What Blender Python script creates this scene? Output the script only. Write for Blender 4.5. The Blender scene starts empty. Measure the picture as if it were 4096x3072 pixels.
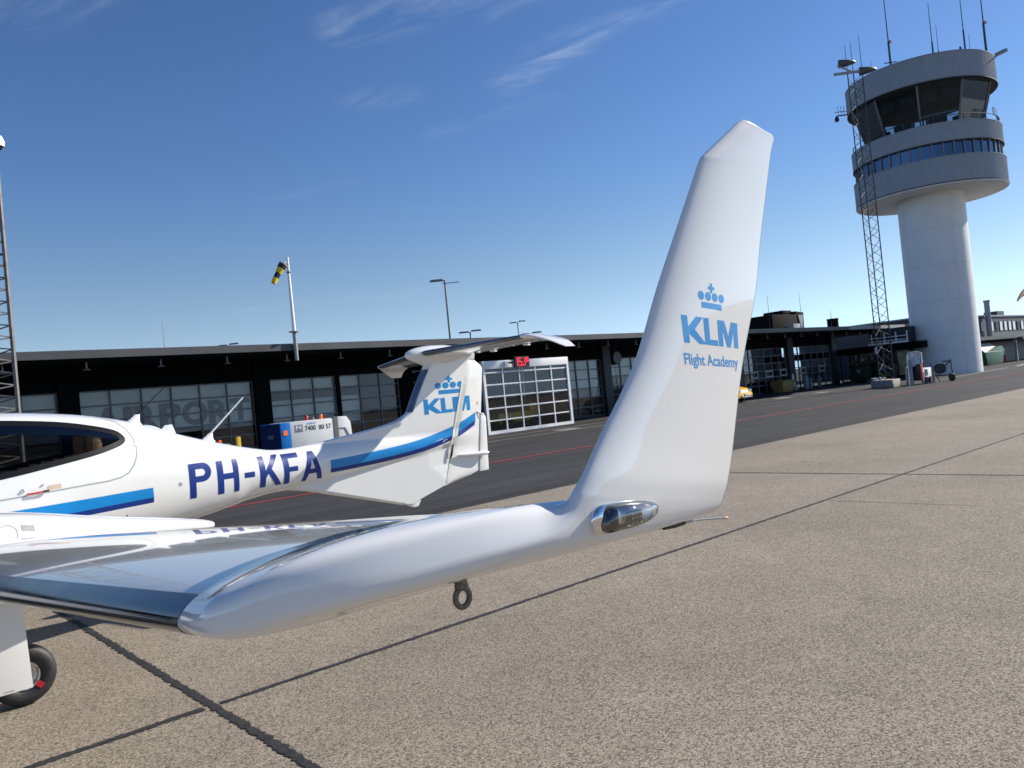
import bpy, bmesh, math, random
from math import sin, cos, pi, radians, sqrt, atan2
from mathutils import Vector, Matrix
from mathutils.bvhtree import BVHTree
random.seed(7)
S = bpy.context.scene
C = S.collection

# ------------------------------------------------------------------ camera
CAM = Vector((0, 0, 1.67))
YAW, PITCH, ROLL, FPX = radians(41.6446), radians(0.8702), radians(-5.6227), 3146.89
_f = Vector((sin(YAW) * cos(PITCH), cos(YAW) * cos(PITCH), sin(PITCH)))
_r0 = Vector((cos(YAW), -sin(YAW), 0)); _u0 = _r0.cross(_f)
_r = cos(ROLL) * _r0 + sin(ROLL) * _u0
_u = -sin(ROLL) * _r0 + cos(ROLL) * _u0
cd = bpy.data.cameras.new('camera'); cam = bpy.data.objects.new('camera', cd); C.objects.link(cam)
cd.sensor_fit = 'HORIZONTAL'; cd.sensor_width = 36.0; cd.lens = FPX / 4096 * 36
cd.clip_start = 0.05; cd.clip_end = 6000
cam.matrix_world = Matrix(((_r.x, _u.x, -_f.x, CAM.x), (_r.y, _u.y, -_f.y, CAM.y), (_r.z, _u.z, -_f.z, CAM.z), (0, 0, 0, 1)))
cd.dof.use_dof = True; cd.dof.focus_distance = 1.75; cd.dof.aperture_fstop = 26
S.camera = cam

# ------------------------------------------------------------------ sky, sun, exposure
SUN_AZ, SUN_EL = radians(108), radians(31)      # azimuth clockwise from +Y
W = bpy.data.worlds.new('World'); S.world = W; W.use_nodes = True
nt = W.node_tree; nt.nodes.clear()
def N(t, typ, **kw):
    n = t.nodes.new(typ)
    for k, v in kw.items(): setattr(n, k, v)
    return n
out = N(nt, 'ShaderNodeOutputWorld'); bg = N(nt, 'ShaderNodeBackground')
sky = N(nt, 'ShaderNodeTexSky', sky_type='NISHITA'); sky.sun_disc = False
sky.sun_elevation = SUN_EL; sky.sun_rotation = SUN_AZ
sky.altitude = 0; sky.air_density = 1.0; sky.dust_density = 0.1; sky.ozone_density = 3.0
tc = N(nt, 'ShaderNodeTexCoord'); sep = N(nt, 'ShaderNodeSeparateXYZ'); nt.links.new(tc.outputs['Generated'], sep.inputs[0])
def M(t, op, a, b=None, c=None):
    n = N(t, 'ShaderNodeMath', operation=op)
    for i, v in enumerate((a, b, c)):
        if v is None: continue
        if isinstance(v, (int, float)): n.inputs[i].default_value = v
        else: t.links.new(v, n.inputs[i])
    return n.outputs[0]
# thin cirrus on a flat layer high above: direction projected on a plane
den = M(nt, 'ADD', M(nt, 'MAXIMUM', sep.outputs[2], 0.0), 0.12)
px_ = M(nt, 'DIVIDE', sep.outputs[0], den); py_ = M(nt, 'DIVIDE', sep.outputs[1], den)
cmb = N(nt, 'ShaderNodeCombineXYZ'); nt.links.new(px_, cmb.inputs[0]); nt.links.new(py_, cmb.inputs[1])
mpr = N(nt, 'ShaderNodeMapping'); mpr.inputs['Rotation'].default_value = (0, 0, radians(66)); nt.links.new(cmb.outputs[0], mpr.inputs['Vector'])
mp = N(nt, 'ShaderNodeMapping'); mp.inputs['Scale'].default_value = (4.5, 17, 1); nt.links.new(mpr.outputs[0], mp.inputs['Vector'])
n1 = N(nt, 'ShaderNodeTexNoise'); n1.inputs['Scale'].default_value = 1.0; n1.inputs['Detail'].default_value = 9; n1.inputs['Roughness'].default_value = 0.6; n1.inputs['Distortion'].default_value = 0.8
nt.links.new(mp.outputs[0], n1.inputs['Vector'])
n2 = N(nt, 'ShaderNodeTexNoise'); n2.inputs['Scale'].default_value = 5.0; n2.inputs['Detail'].default_value = 5; nt.links.new(cmb.outputs[0], n2.inputs['Vector'])
r1 = N(nt, 'ShaderNodeMapRange'); r1.inputs[1].default_value = 0.36; r1.inputs[2].default_value = 0.78; nt.links.new(n1.outputs[0], r1.inputs[0])
def VM(op, a, b=None, sc=None):
    n = N(nt, 'ShaderNodeVectorMath', operation=op)
    for i, v in enumerate((a, b)):
        if v is None: continue
        if isinstance(v, tuple): n.inputs[i].default_value = v
        else: nt.links.new(v, n.inputs[i])
    if sc is not None: nt.links.new(sc, n.inputs['Scale'])
    return n
def wisp(a, b, w, k):
    d = (b[0] - a[0], b[1] - a[1]); l2 = d[0] ** 2 + d[1] ** 2
    pa = VM('SUBTRACT', cmb.outputs[0], (*a, 0)).outputs[0]
    t = M(nt, 'DIVIDE', VM('DOT_PRODUCT', pa, (*d, 0)).outputs['Value'], l2); t = M(nt, 'MINIMUM', M(nt, 'MAXIMUM', t, 0.0), 1.0)
    q = VM('SUBTRACT', pa, VM('SCALE', (*d, 0), None, t).outputs[0]).outputs[0]
    ds = M(nt, 'ADD', VM('LENGTH', q).outputs['Value'], M(nt, 'MULTIPLY', M(nt, 'SUBTRACT', n2.outputs[0], .5), w * 1.2))
    m = N(nt, 'ShaderNodeMapRange', interpolation_type='SMOOTHSTEP'); m.inputs[1].default_value = w * 1.25; m.inputs[2].default_value = 0; m.inputs[3].default_value = 0; m.inputs[4].default_value = k; nt.links.new(ds, m.inputs[0])
    return m.outputs[0]
tot_ = None
for a_, b_, w_, k_ in (((.86, 1.37), (.99, 1.16), .075, .62), ((.93, 1.35), (1.05, 1.15), .05, .35), ((1.312, 1.36), (1.309, 1.19), .075, .75), ((1.312, 1.15), (1.385, .90), .05, .8), ((1.09, 1.18), (1.16, 1.02), .05, .4), ((1.04, 1.62), (1.11, 1.54), .07, .32), ((1.30, 1.68), (1.46, 1.36), .045, .26), ((.33, 1.62), (.41, 1.50), .085, .38), ((1.12, 2.29), (1.26, 2.08), .06, .2), ((1.55, 3.6), (2.2, 3.1), .08, .25)):
    v_ = wisp(a_, b_, w_, k_); tot_ = v_ if tot_ is None else M(nt, 'MAXIMUM', tot_, v_)
cl = M(nt, 'MULTIPLY', M(nt, 'MULTIPLY', M(nt, 'POWER', r1.outputs[0], 1.3), tot_), 0.34)
fade = N(nt, 'ShaderNodeMapRange'); fade.inputs[1].default_value = 0.01; fade.inputs[2].default_value = 0.12; nt.links.new(sep.outputs[2], fade.inputs[0])
cl = M(nt, 'MULTIPLY', cl, fade.outputs[0])
mixc = N(nt, 'ShaderNodeMix', data_type='RGBA'); nt.links.new(cl, mixc.inputs[0]); hs = N(nt, 'ShaderNodeHueSaturation'); hs.inputs['Hue'].default_value = 0.508; hs.inputs['Saturation'].default_value = 1.15; nt.links.new(sky.outputs[0], hs.inputs['Color'])
gm = N(nt, 'ShaderNodeGamma'); gm.inputs[1].default_value = 1.08; nt.links.new(hs.outputs[0], gm.inputs[0])
# low band of pale milky air over the horizon
bwn = N(nt, 'ShaderNodeRGBToBW'); nt.links.new(gm.outputs[0], bwn.inputs[0])
vb = N(nt, 'ShaderNodeVectorMath', operation='SCALE'); vb.inputs[0].default_value = (.70, 1.02, 1.42); nt.links.new(bwn.outputs[0], vb.inputs['Scale'])
hr_ = N(nt, 'ShaderNodeMapRange', interpolation_type='SMOOTHSTEP'); hr_.inputs[1].default_value = 0.0; hr_.inputs[2].default_value = 0.30; hr_.inputs[3].default_value = .9; hr_.inputs[4].default_value = 0.0; nt.links.new(sep.outputs[2], hr_.inputs[0])
mh = N(nt, 'ShaderNodeMix', data_type='RGBA'); nt.links.new(hr_.outputs[0], mh.inputs[0]); nt.links.new(gm.outputs[0], mh.inputs[6]); nt.links.new(vb.outputs[0], mh.inputs[7])
nt.links.new(mh.outputs[2], mixc.inputs[6]); mixc.inputs[7].default_value = (8.5, 9.2, 10.0, 1)
nt.links.new(mixc.outputs[2], bg.inputs[0]); nt.links.new(bg.outputs[0], out.inputs[0])
bg.inputs[1].default_value = 0.078
sl = bpy.data.lights.new('sun', 'SUN'); sl.energy = 5.0; sl.angle = radians(0.53); sl.color = (1.0, 0.93, 0.82)
so = bpy.data.objects.new('sun', sl); C.objects.link(so)
SUND = Vector((sin(SUN_AZ) * cos(SUN_EL), cos(SUN_AZ) * cos(SUN_EL), sin(SUN_EL)))
so.rotation_euler = SUND.to_track_quat('Z', 'Y').to_euler(); so.location = (40, -20, 40)
S.view_settings.view_transform = 'Standard'; S.view_settings.look = 'None'; S.view_settings.gamma = 1
S.view_settings.exposure = 0.43
S.cycles.max_bounces = 8; S.cycles.transparent_max_bounces = 12

# ------------------------------------------------------------------ materials
def lin(r, g, b):
    f = lambda c: (c / 255 / 12.92) if c / 255 <= .04045 else ((c / 255 + .055) / 1.055) ** 2.4
    return (f(r), f(g), f(b))
def mat(name, col, rough=.5, metal=0., coat=0., var=.06, vscale=6., bump=0., bscale=40., ior=1.5, emit=None, estr=0., rvar=.0, trans=0.):
    m = bpy.data.materials.new(name); m.use_nodes = True; t = m.node_tree
    b = t.nodes['Principled BSDF']
    b.inputs['Roughness'].default_value = rough; b.inputs['Metallic'].default_value = metal
    b.inputs['Coat Weight'].default_value = coat; b.inputs['Coat Roughness'].default_value = .03; b.inputs['IOR'].default_value = ior
    tcn = N(t, 'ShaderNodeNewGeometry')
    nz = N(t, 'ShaderNodeTexNoise'); nz.inputs['Scale'].default_value = vscale; nz.inputs['Detail'].default_value = 5; t.links.new(tcn.outputs['Position'], nz.inputs['Vector'])
    mr = N(t, 'ShaderNodeMapRange'); mr.inputs[1].default_value = .3; mr.inputs[2].default_value = .7; mr.inputs[3].default_value = 1 - var; mr.inputs[4].default_value = 1 + var
    t.links.new(nz.outputs[0], mr.inputs[0])
    mx = N(t, 'ShaderNodeVectorMath', operation='SCALE'); mx.inputs[0].default_value = col[:3]; t.links.new(mr.outputs[0], mx.inputs['Scale'])
    t.links.new(mx.outputs[0], b.inputs['Base Color'])
    if rvar:
        m2 = N(t, 'ShaderNodeMapRange'); m2.inputs[1].default_value = .3; m2.inputs[2].default_value = .7; m2.inputs[3].default_value = max(0, rough - rvar); m2.inputs[4].default_value = rough + rvar
        t.links.new(nz.outputs[0], m2.inputs[0]); t.links.new(m2.outputs[0], b.inputs['Roughness'])
    if bump:
        nb = N(t, 'ShaderNodeTexNoise'); nb.inputs['Scale'].default_value = bscale; nb.inputs['Detail'].default_value = 4; t.links.new(tcn.outputs['Position'], nb.inputs['Vector'])
        bp = N(t, 'ShaderNodeBump'); bp.inputs['Strength'].default_value = bump; bp.inputs['Distance'].default_value = .01; t.links.new(nb.outputs[0], bp.inputs['Height']); t.links.new(bp.outputs[0], b.inputs['Normal'])
    if emit: b.inputs['Emission Color'].default_value = (*emit, 1); b.inputs['Emission Strength'].default_value = estr
    if trans: b.inputs['Transmission Weight'].default_value = trans
    return m
def glassmat(name, tint, refl=.12, rough=.01, gl=.95):
    """sheet glass: reflection by Fresnel plus a coated floor, the rest passes tinted"""
    m = bpy.data.materials.new(name); m.use_nodes = True; t = m.node_tree; t.nodes.clear()
    o = N(t, 'ShaderNodeOutputMaterial'); g = N(t, 'ShaderNodeBsdfGlossy'); g.inputs['Roughness'].default_value = rough; g.inputs['Color'].default_value = (*gl, 1) if isinstance(gl, tuple) else (gl, gl, gl, 1)
    tr = N(t, 'ShaderNodeBsdfTransparent'); tr.inputs['Color'].default_value = (*tint, 1)
    fr = N(t, 'ShaderNodeFresnel'); fr.inputs['IOR'].default_value = 1.5
    f2 = M(t, 'MINIMUM', M(t, 'ADD', M(t, 'MULTIPLY', fr.outputs[0], 1.3), refl), 1.0)
    nz = N(t, 'ShaderNodeTexNoise'); nz.inputs['Scale'].default_value = .7; geo = N(t, 'ShaderNodeNewGeometry'); t.links.new(geo.outputs['Position'], nz.inputs['Vector'])
    bp = N(t, 'ShaderNodeBump'); bp.inputs['Strength'].default_value = .03; bp.inputs['Distance'].default_value = .05; t.links.new(nz.outputs[0], bp.inputs['Height']); t.links.new(bp.outputs[0], g.inputs['Normal'])
    mx = N(t, 'ShaderNodeMixShader'); t.links.new(f2, mx.inputs[0]); t.links.new(tr.outputs[0], mx.inputs[1]); t.links.new(g.outputs[0], mx.inputs[2]); t.links.new(mx.outputs[0], o.inputs[0])
    return m
PAINT = mat('white gelcoat', (.78, .78, .77), .16, coat=1., var=.012, vscale=3, rvar=.03)
PAINT2 = mat('white gelcoat tail', (.80, .80, .785), .2, coat=.8, var=.015, vscale=3, rvar=.03)
GREYGAP = mat('panel gap', (.33, .33, .32), .6)
TAPE = mat('aged sealing tape', (.82, .81, .70), .4, var=.08, vscale=25)
SKYBLUE = mat('sky blue vinyl', (.0, .23, .60), .3, coat=.3, var=.03)
LOGOBLUE = mat('logo blue vinyl', (.0, .26, .66), .3, coat=.8, var=.03)
NAVY = mat('navy vinyl', (.000, .026, .215), .4, var=.04)
BOOT = mat('porous titanium', (.13, .14, .16), .16, metal=1., var=.12, vscale=9, rvar=.05)
BOOT2 = mat('porous titanium fin', (.33, .34, .36), .3, metal=1., var=.1, vscale=9)
CHROME = mat('chrome', (.86, .86, .86), .05, metal=1., var=.02)
ALU = mat('wheel alloy', (.62, .62, .62), .3, metal=.9, var=.08, vscale=30)
RUBBER = mat('tyre rubber', (.022, .022, .024), .55, var=.25, vscale=20, bump=.15, bscale=120)
RED = mat('red paint', (.55, .02, .02), .4)
STEEL = mat('worn steel', (.17, .15, .12), .4, metal=.8, var=.35, vscale=200, bump=.3, bscale=300)
BLACK = mat('black plastic', (.015, .015, .016), .4, var=.2)
RODM = mat('wick rod', (.30, .29, .28), .3, metal=.6, var=.2)
COPPER = mat('pale copper tip', (.75, .42, .3), .4, metal=.4)
LENS = glassmat('lamp lens', (.93, .95, .97), .10)
CANOPY = glassmat('tinted canopy', (.50, .49, .47), -.02, gl=.09)
FRIT = mat('black window border', (.006, .006, .007), .45, ior=1.3)
LEATHER = mat('tan leather', (.62, .42, .25), .5, var=.12, vscale=14)
CABIN = mat('dark cabin trim', (.03, .03, .033), .8)
BEIGE = mat('placard beige', (.62, .48, .36), .5, var=.25, vscale=160)
GREYTXT = mat('placard print', (.38, .38, .38), .5, var=.4, vscale=150)
# building
BLK = mat('black stained timber', (.005, .005, .0055), .8, var=.3, vscale=3, ior=1.2)
NVY = mat('dark navy steel', (.020, .023, .032), .5, var=.15)
FASC = mat('roof edge zinc', (.085, .083, .085), .5, var=.25, vscale=.6)
FASCL = mat('roof edge light metal', (.33, .33, .33), .4, var=.1)
ROOFM = mat('roof felt', (.08, .08, .08), .8, var=.2)
FRAME = mat('grey window frame', (.17, .18, .20), .45, var=.08)
FRAMEP = mat('pale pane frame', (.42, .43, .45), .5, var=.06)
WHITE = mat('white coated metal', (.90, .90, .89), .35, var=.03)
BLIND = mat('frosted blind', (.80, .85, .83), .75, var=.06, vscale=1.5)
BLINDT = mat('grey lettering film', (.055, .07, .08), .7, var=.06)
GLASS = glassmat('facade glass', (.80, .83, .82), .01, gl=.8)
GLASSC = glassmat('clear glass', (.80, .86, .84), .05)
GLASST = glassmat('tower glass', (.58, .64, .66), .03, gl=(.16, .21, .27))
GLASSB = glassmat('blue band glass', (.14, .22, .32), .16, gl=(.42, .62, .95))
FLOOR = mat('hall floor', (.12, .12, .12), .5)
CORR = mat('grey corrugated cladding', (.29, .305, .325), .45, metal=.2, var=.05, vscale=2)
TWHITE = mat('white tower concrete', (.74, .75, .75), .55, var=.04, vscale=.8, bump=.03, bscale=6)
TSEAM = mat('tower panel joint', (.56, .58, .59), .7)
GALV = mat('galvanised steel', (.30, .31, .32), .5, metal=.5, var=.15)
MASTM = mat('weathered mast steel', (.20, .19, .18), .6, metal=.3, var=.2)
MASTD = mat('dark mast steel', (.07, .075, .08), .6, metal=.3, var=.2)
CONC = mat('concrete block', (.36, .34, .30), .85, var=.2, vscale=5, bump=.2, bscale=40)
YEL = mat('yellow paint', (.80, .50, .02), .3, coat=.6, var=.04)
CARY = mat('yellow car paint', (.92, .50, .0), .3, coat=.4, var=.02)
ORANGE = mat('orange lens', (.9, .16, .02), .25, emit=(1, .2, .02), estr=.15)
GPUW = mat('ground unit white', (.75, .76, .74), .4, var=.05)
GPUB = mat('ground unit blue', lin(0, 112, 196), .35, var=.05)
GPUD = mat('ground unit dark band', (.16, .16, .16), .5)
LED = mat('red diodes', (.2, .0, .0), .4, emit=(1, .02, .06), estr=1.3)
GREEN = mat('green steel', (.035, .13, .07), .5, var=.15)
TAN = mat('tan plastic', (.33, .21, .07), .5, var=.1)
TARP = mat('striped cover', (.55, .52, .48), .7, var=.3, vscale=4)
REDB = mat('fuelling red', (.62, .07, .06), .4)
SOCKY = mat('windsock yellow', (.85, .58, .02), .8); SOCKN = mat('windsock navy', (.015, .02, .06), .8)
PLATEW = mat('plate white', (.75, .75, .75), .4)
LAMPW = mat('lamp glass white', (.8, .8, .8), .25)
GDARK = mat('dark grey cladding', (.055, .055, .06), .6, var=.15)

# ------------------------------------------------------------------ mesh helpers
class MB:
    def __init__(s): s.v = []; s.f = []
    def add(s, vs, fs):
        o = len(s.v); s.v += [tuple(v) for v in vs]; s.f += [tuple(i + o for i in f) for f in fs]; return s
    def box(s, c, d, rz=0, taper=(1, 1), sh=(0, 0)):
        hx, hy, hz = d[0] / 2, d[1] / 2, d[2] / 2; vs = []
        for z, (kx, ky), (ox, oy) in ((-hz, (1, 1), (0, 0)), (hz, taper, sh)):
            for x, y in ((-hx, -hy), (hx, -hy), (hx, hy), (-hx, hy)):
                X, Y = x * kx + ox, y * ky + oy
                vs.append((c[0] + X * cos(rz) - Y * sin(rz), c[1] + X * sin(rz) + Y * cos(rz), c[2] + z))
        return s.add(vs, [(3, 2, 1, 0), (4, 5, 6, 7), (0, 1, 5, 4), (1, 2, 6, 5), (2, 3, 7, 6), (3, 0, 4, 7)])
    def bb(s, x0, x1, y0, y1, z0, z1): return s.box(((x0 + x1) / 2, (y0 + y1) / 2, (z0 + z1) / 2), (abs(x1 - x0), abs(y1 - y0), abs(z1 - z0)))
    def tube(s, p0, p1, r0, r1=None, n=10, cap=True):
        r1 = r0 if r1 is None else r1; a, b = Vector(p0), Vector(p1); d = (b - a).normalized()
        k = Vector((0, 0, 1)) if abs(d.z) < .9 else Vector((1, 0, 0)); e1 = d.cross(k).normalized(); e2 = d.cross(e1)
        vs = [a + r0 * (cos(2 * pi * i / n) * e1 + sin(2 * pi * i / n) * e2) for i in range(n)] + [b + r1 * (cos(2 * pi * i / n) * e1 + sin(2 * pi * i / n) * e2) for i in range(n)]
        fs = [(i, (i + 1) % n, n + (i + 1) % n, n + i) for i in range(n)]
        if cap: fs += [tuple(range(n - 1, -1, -1)), tuple(range(n, 2 * n))]
        return s.add(vs, fs)
    def path(s, pts, r, n=8):
        pts = [Vector(p) for p in pts]
        rings = []; prev = None
        for i, p in enumerate(pts):
            d = (pts[min(i + 1, len(pts) - 1)] - pts[max(i - 1, 0)]).normalized()
            if prev is None: k = Vector((0, 0, 1)) if abs(d.z) < .9 else Vector((1, 0, 0)); e1 = d.cross(k).normalized()
            else: e1 = (prev - d * prev.dot(d)).normalized()
            prev = e1; e2 = d.cross(e1); rr = r[i] if isinstance(r, (list, tuple)) else r
            rings.append([p + rr * (cos(2 * pi * j / n) * e1 + sin(2 * pi * j / n) * e2) for j in range(n)])
        return s.loft(rings)
    def loft(s, rings, closed=True, cap=True):
        n = len(rings[0]); vs = [v for r in rings for v in r]; fs = []
        for i in range(len(rings) - 1):
            for j in range(n if closed else n - 1):
                fs.append((i * n + j, i * n + (j + 1) % n, (i + 1) * n + (j + 1) % n, (i + 1) * n + j))
        if cap and closed: fs += [tuple(range(n - 1, -1, -1)), tuple((len(rings) - 1) * n + j for j in range(n))]
        return s.add(vs, fs)
    def lathe(s, c, prof, axis=(0, 0, 1), n=24):
        a = Vector(axis).normalized(); k = Vector((0, 0, 1)) if abs(a.z) < .9 else Vector((1, 0, 0)); e1 = a.cross(k).normalized(); e2 = a.cross(e1); c = Vector(c)
        return s.loft([[c + a * h + r * (cos(2 * pi * i / n) * e1 + sin(2 * pi * i / n) * e2) for i in range(n)] for r, h in prof])
    def prism(s, poly, fn0, fn1):
        n = len(poly); vs = [fn0(*p) for p in poly] + [fn1(*p) for p in poly]
        return s.add(vs, [tuple(range(n - 1, -1, -1)), tuple(range(n, 2 * n))] + [(i, (i + 1) % n, n + (i + 1) % n, n + i) for i in range(n)])
    def build(s, name, m, parent=None, smooth=False, bevel=0, angle=35, loc=None, fixn=True):
        o3 = parent.matrix_basis.translation if (parent is not None and parent.get('_o') is None) else None
        org = Vector(parent['_o']) if parent is not None else Vector(loc or (0, 0, 0))
        me = bpy.data.meshes.new(name); me.from_pydata([(v[0] - org.x, v[1] - org.y, v[2] - org.z) for v in s.v], [], s.f)
        bm = bmesh.new(); bm.from_mesh(me); bmesh.ops.remove_doubles(bm, verts=bm.verts, dist=1e-5)
        if bevel: bmesh.ops.bevel(bm, geom=[e for e in bm.edges if len(e.link_faces) == 2 and e.calc_face_angle(0) > .5], offset=bevel, segments=2, affect='EDGES', profile=.6)
        if fixn: bmesh.ops.recalc_face_normals(bm, faces=bm.faces)
        bm.to_mesh(me); bm.free(); me.materials.append(m)
        if smooth or bevel:
            me.shade_smooth() if hasattr(me, 'shade_smooth') else None
            for p in me.polygons: p.use_smooth = True
            if hasattr(me, 'set_sharp_from_angle'): me.set_sharp_from_angle(angle=radians(angle))
        o = bpy.data.objects.new(name, me); C.objects.link(o); o['_o'] = tuple(org)
        if parent is not None: o.parent = parent
        else: o.location = org
        return o
def tag(o, label=None, cat=None, group=None, kind=None):
    for k, v in (('label', label), ('category', cat), ('group', group), ('kind', kind)):
        if v: o[k] = v
    return o
def thing(name, loc, label, cat, group=None):
    o = bpy.data.objects.new(name, None); C.objects.link(o); o.location = loc; o['_o'] = tuple(loc); o.empty_display_size = .2
    return tag(o, label, cat, group)
def lerp(a, b, t): return a + (b - a) * t
def interp(tab, x):
    if x <= tab[0][0]: return tab[0][1]
    for (x0, y0), (x1, y1) in zip(tab, tab[1:]):
        if x <= x1: return y0 + (y1 - y0) * (x - x0) / (x1 - x0)
    return tab[-1][1]
def smoothtab(tab, n=400):
    """Catmull-Rom style monotone-ish interpolation of a table"""
    xs = [p[0] for p in tab]; ys = [p[1] for p in tab]; k = len(tab)
    m = []
    for i in range(k):
        if i == 0: m.append((ys[1] - ys[0]) / (xs[1] - xs[0]))
        elif i == k - 1: m.append((ys[-1] - ys[-2]) / (xs[-1] - xs[-2]))
        else:
            d0 = (ys[i] - ys[i - 1]) / (xs[i] - xs[i - 1]); d1 = (ys[i + 1] - ys[i]) / (xs[i + 1] - xs[i])
            m.append(0 if d0 * d1 <= 0 else 2 * d0 * d1 / (d0 + d1))
    def f(x):
        if x <= xs[0]: return ys[0]
        if x >= xs[-1]: return ys[-1]
        for i in range(k - 1):
            if x <= xs[i + 1]:
                h = xs[i + 1] - xs[i]; t = (x - xs[i]) / h
                return (2*t**3-3*t*t+1)*ys[i] + (t**3-2*t*t+t)*h*m[i] + (-2*t**3+3*t*t)*ys[i+1] + (t**3-t*t)*h*m[i+1]
    return f
# flat lettering and outlines, then projected on a curved skin
def text_tris(txt, bold=0.0, ax=1.0):
    cu = bpy.data.curves.new('t', 'FONT'); cu.body = txt; cu.size = 1; cu.offset = bold; cu.resolution_u = 6
    ob = bpy.data.objects.new('t', cu); C.objects.link(ob); bpy.context.view_layer.update()
    dg = bpy.context.evaluated_depsgraph_get(); me = bpy.data.meshes.new_from_object(ob.evaluated_get(dg))
    v = [(p.co.x, p.co.y) for p in me.vertices]; f = [tuple(p.vertices) for p in me.polygons]
    bpy.data.objects.remove(ob); bpy.data.meshes.remove(me)
    return v, f
def fit(vf, x0, x1, y0, y1):
    v, f = vf; ax = min(p[0] for p in v); bx = max(p[0] for p in v); ay = min(p[1] for p in v); by = max(p[1] for p in v)
    return [(x0 + (p[0] - ax) / (bx - ax) * (x1 - x0), y0 + (p[1] - ay) / (by - ay) * (y1 - y0)) for p in v], f
def polys(*ps):
    v = []; f = []
    for p in ps: f.append(tuple(range(len(v), len(v) + len(p)))); v += list(p)
    return v, f
def merge(*vfs):
    v = []; f = []
    for a, b in vfs: f += [tuple(i + len(v) for i in q) for q in b]; v += a
    return v, f
def ellipse(cx, cy, rx, ry, n=28): return [(cx + rx * cos(2 * pi * i / n), cy + ry * sin(2 * pi * i / n)) for i in range(n)]
def finegrid(vf, maxlen):
    bm = bmesh.new(); vs = [bm.verts.new((x, y, 0)) for x, y in vf[0]]
    for q in vf[1]:
        try: bm.faces.new([vs[i] for i in q])
        except ValueError: pass
    bm.normal_update(); bmesh.ops.triangulate(bm, faces=bm.faces, ngon_method='EAR_CLIP')
    for _ in range(9):
        es = [e for e in bm.edges if e.calc_length() > maxlen]
        if not es: break
        bmesh.ops.subdivide_edges(bm, edges=es, cuts=1); bmesh.ops.triangulate(bm, faces=[f for f in bm.faces if len(f.verts) > 3])
    bm.verts.index_update(); r = ([(v.co.x, v.co.y) for v in bm.verts], [tuple(v.index for v in f.verts) for f in bm.faces]); bm.free(); return r
def bvh_of(o):
    org = Vector(o['_o']); me = o.data
    return BVHTree.FromPolygons([v.co + org for v in me.vertices], [tuple(p.vertices) for p in me.polygons])
def decal(name, vf, place, bvh, m, parent, d=.0015, maxlen=.03, direction=(0, 1, 0)):
    """lay a flat outline on a skin: place(u,v) gives a start point outside, the ray hits the skin"""
    v, f = finegrid(vf, maxlen); D = Vector(direction); pts = []; ok = []
    for p in v:
        q = Vector(place(*p)); h = bvh.ray_cast(q, D)
        if h[0] is None: pts.append(q); ok.append(False)
        else:
            n = h[1] if h[1].dot(D) < 0 else -h[1]; pts.append(h[0] + n * d); ok.append(True)
    fs = [q for q in f if all(ok[i] for i in q)]
    mb = MB(); mb.add(pts, fs); o = mb.build(name, m, parent, smooth=True, angle=80, fixn=False)
    return o
def strip(pts, w, closed=False):
    """quad ribbon of width w along a polyline (2D), mitred"""
    n = len(pts); L = []; R = []
    for i, p in enumerate(pts):
        a = pts[i - 1] if (i > 0 or closed) else p; b = pts[(i + 1) % n] if (i < n - 1 or closed) else p
        dx, dy = b[0] - a[0], b[1] - a[1]; l = sqrt(dx * dx + dy * dy) or 1; nx, ny = -dy / l * w / 2, dx / l * w / 2
        L.append((p[0] + nx, p[1] + ny)); R.append((p[0] - nx, p[1] - ny))
    k = n if closed else n - 1
    return L + R, [(i, n + i, n + (i + 1) % n, (i + 1) % n) for i in range(k)]
# ================================================================== the aeroplane
YC = 7.5                                             # its centre line runs along world X at this Y, nose towards -X
def A(x, lat, z): return (x, YC - lat, z)
plane = thing('light_aircraft', (1.0, YC, 0), 'white twin-engine light aircraft with blue stripe, T-tail and tall winglet, parked on the concrete', 'aircraft')

# ---- fuselage with fin and ventral fin: half-width as a function of (x, z)
UP = [(-2.42, 1.00), (-2.35, 1.08), (-2.1, 1.17), (-1.6, 1.29), (-1.1, 1.38), (-.75, 1.47), (-.25, 1.74), (.2, 1.90), (.65, 1.952), (1.128, 1.937), (1.41, 1.91), (1.626, 1.882), (1.848, 1.838), (2.03, 1.792), (2.16, 1.749), (2.46, 1.634), (2.77, 1.528), (3.05, 1.447), (3.25, 1.396), (3.40, 1.368), (3.52, 1.363), (3.65, 1.370), (3.96, 1.395), (4.245, 1.425), (4.52, 1.458), (4.80, 1.502)]
FINLE = [(4.80, 1.502), (4.93, 1.540), (5.02, 1.592), (5.06, 1.66), (5.12, 1.775), (5.25, 2.0), (5.32, 2.11), (5.37, 2.20)]
LO = [(-2.42, .98), (-2.3, .88), (-1.5, .68), (-.5, .57), (.5, .57), (1.2, .61), (1.9, .715), (2.4, .80), (2.72, .850), (2.95, .892), (3.15, .925), (3.35, .945), (3.49, .945), (3.62, .925), (4.02, .815), (4.84, .580)]
VB = [(4.84, .580), (4.98, .562), (5.08, .60), (5.44, .705)]
upf = smoothtab(UP); lof = smoothtab(LO)
WB = smoothtab([(-2.42, .03), (-2.3, .16), (-2.0, .28), (-1.5, .39), (-.8, .49), (0, .575), (.6, .595), (1.1, .575), (1.6, .515), (2.0, .44), (2.5, .345), (3.0, .268), (3.4, .215), (3.8, .178), (4.2, .148), (4.6, .120), (5.0, .092), (5.5, .055), (6.2, .02)])
def boom(x):
    if x < 3.35: t, b = upf(x), lof(x)
    else:
        k = min(1, (x - 3.35) / 2.2); t = lerp(1.378, 1.325, k); b = lerp(.945, 1.14, k)
    return (t + b) / 2, (t - b) / 2
INVU = [(upf(x / 100), x / 100) for x in range(352, 481, 4)] + [(z, x) for x, z in FINLE[1:]]
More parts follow.
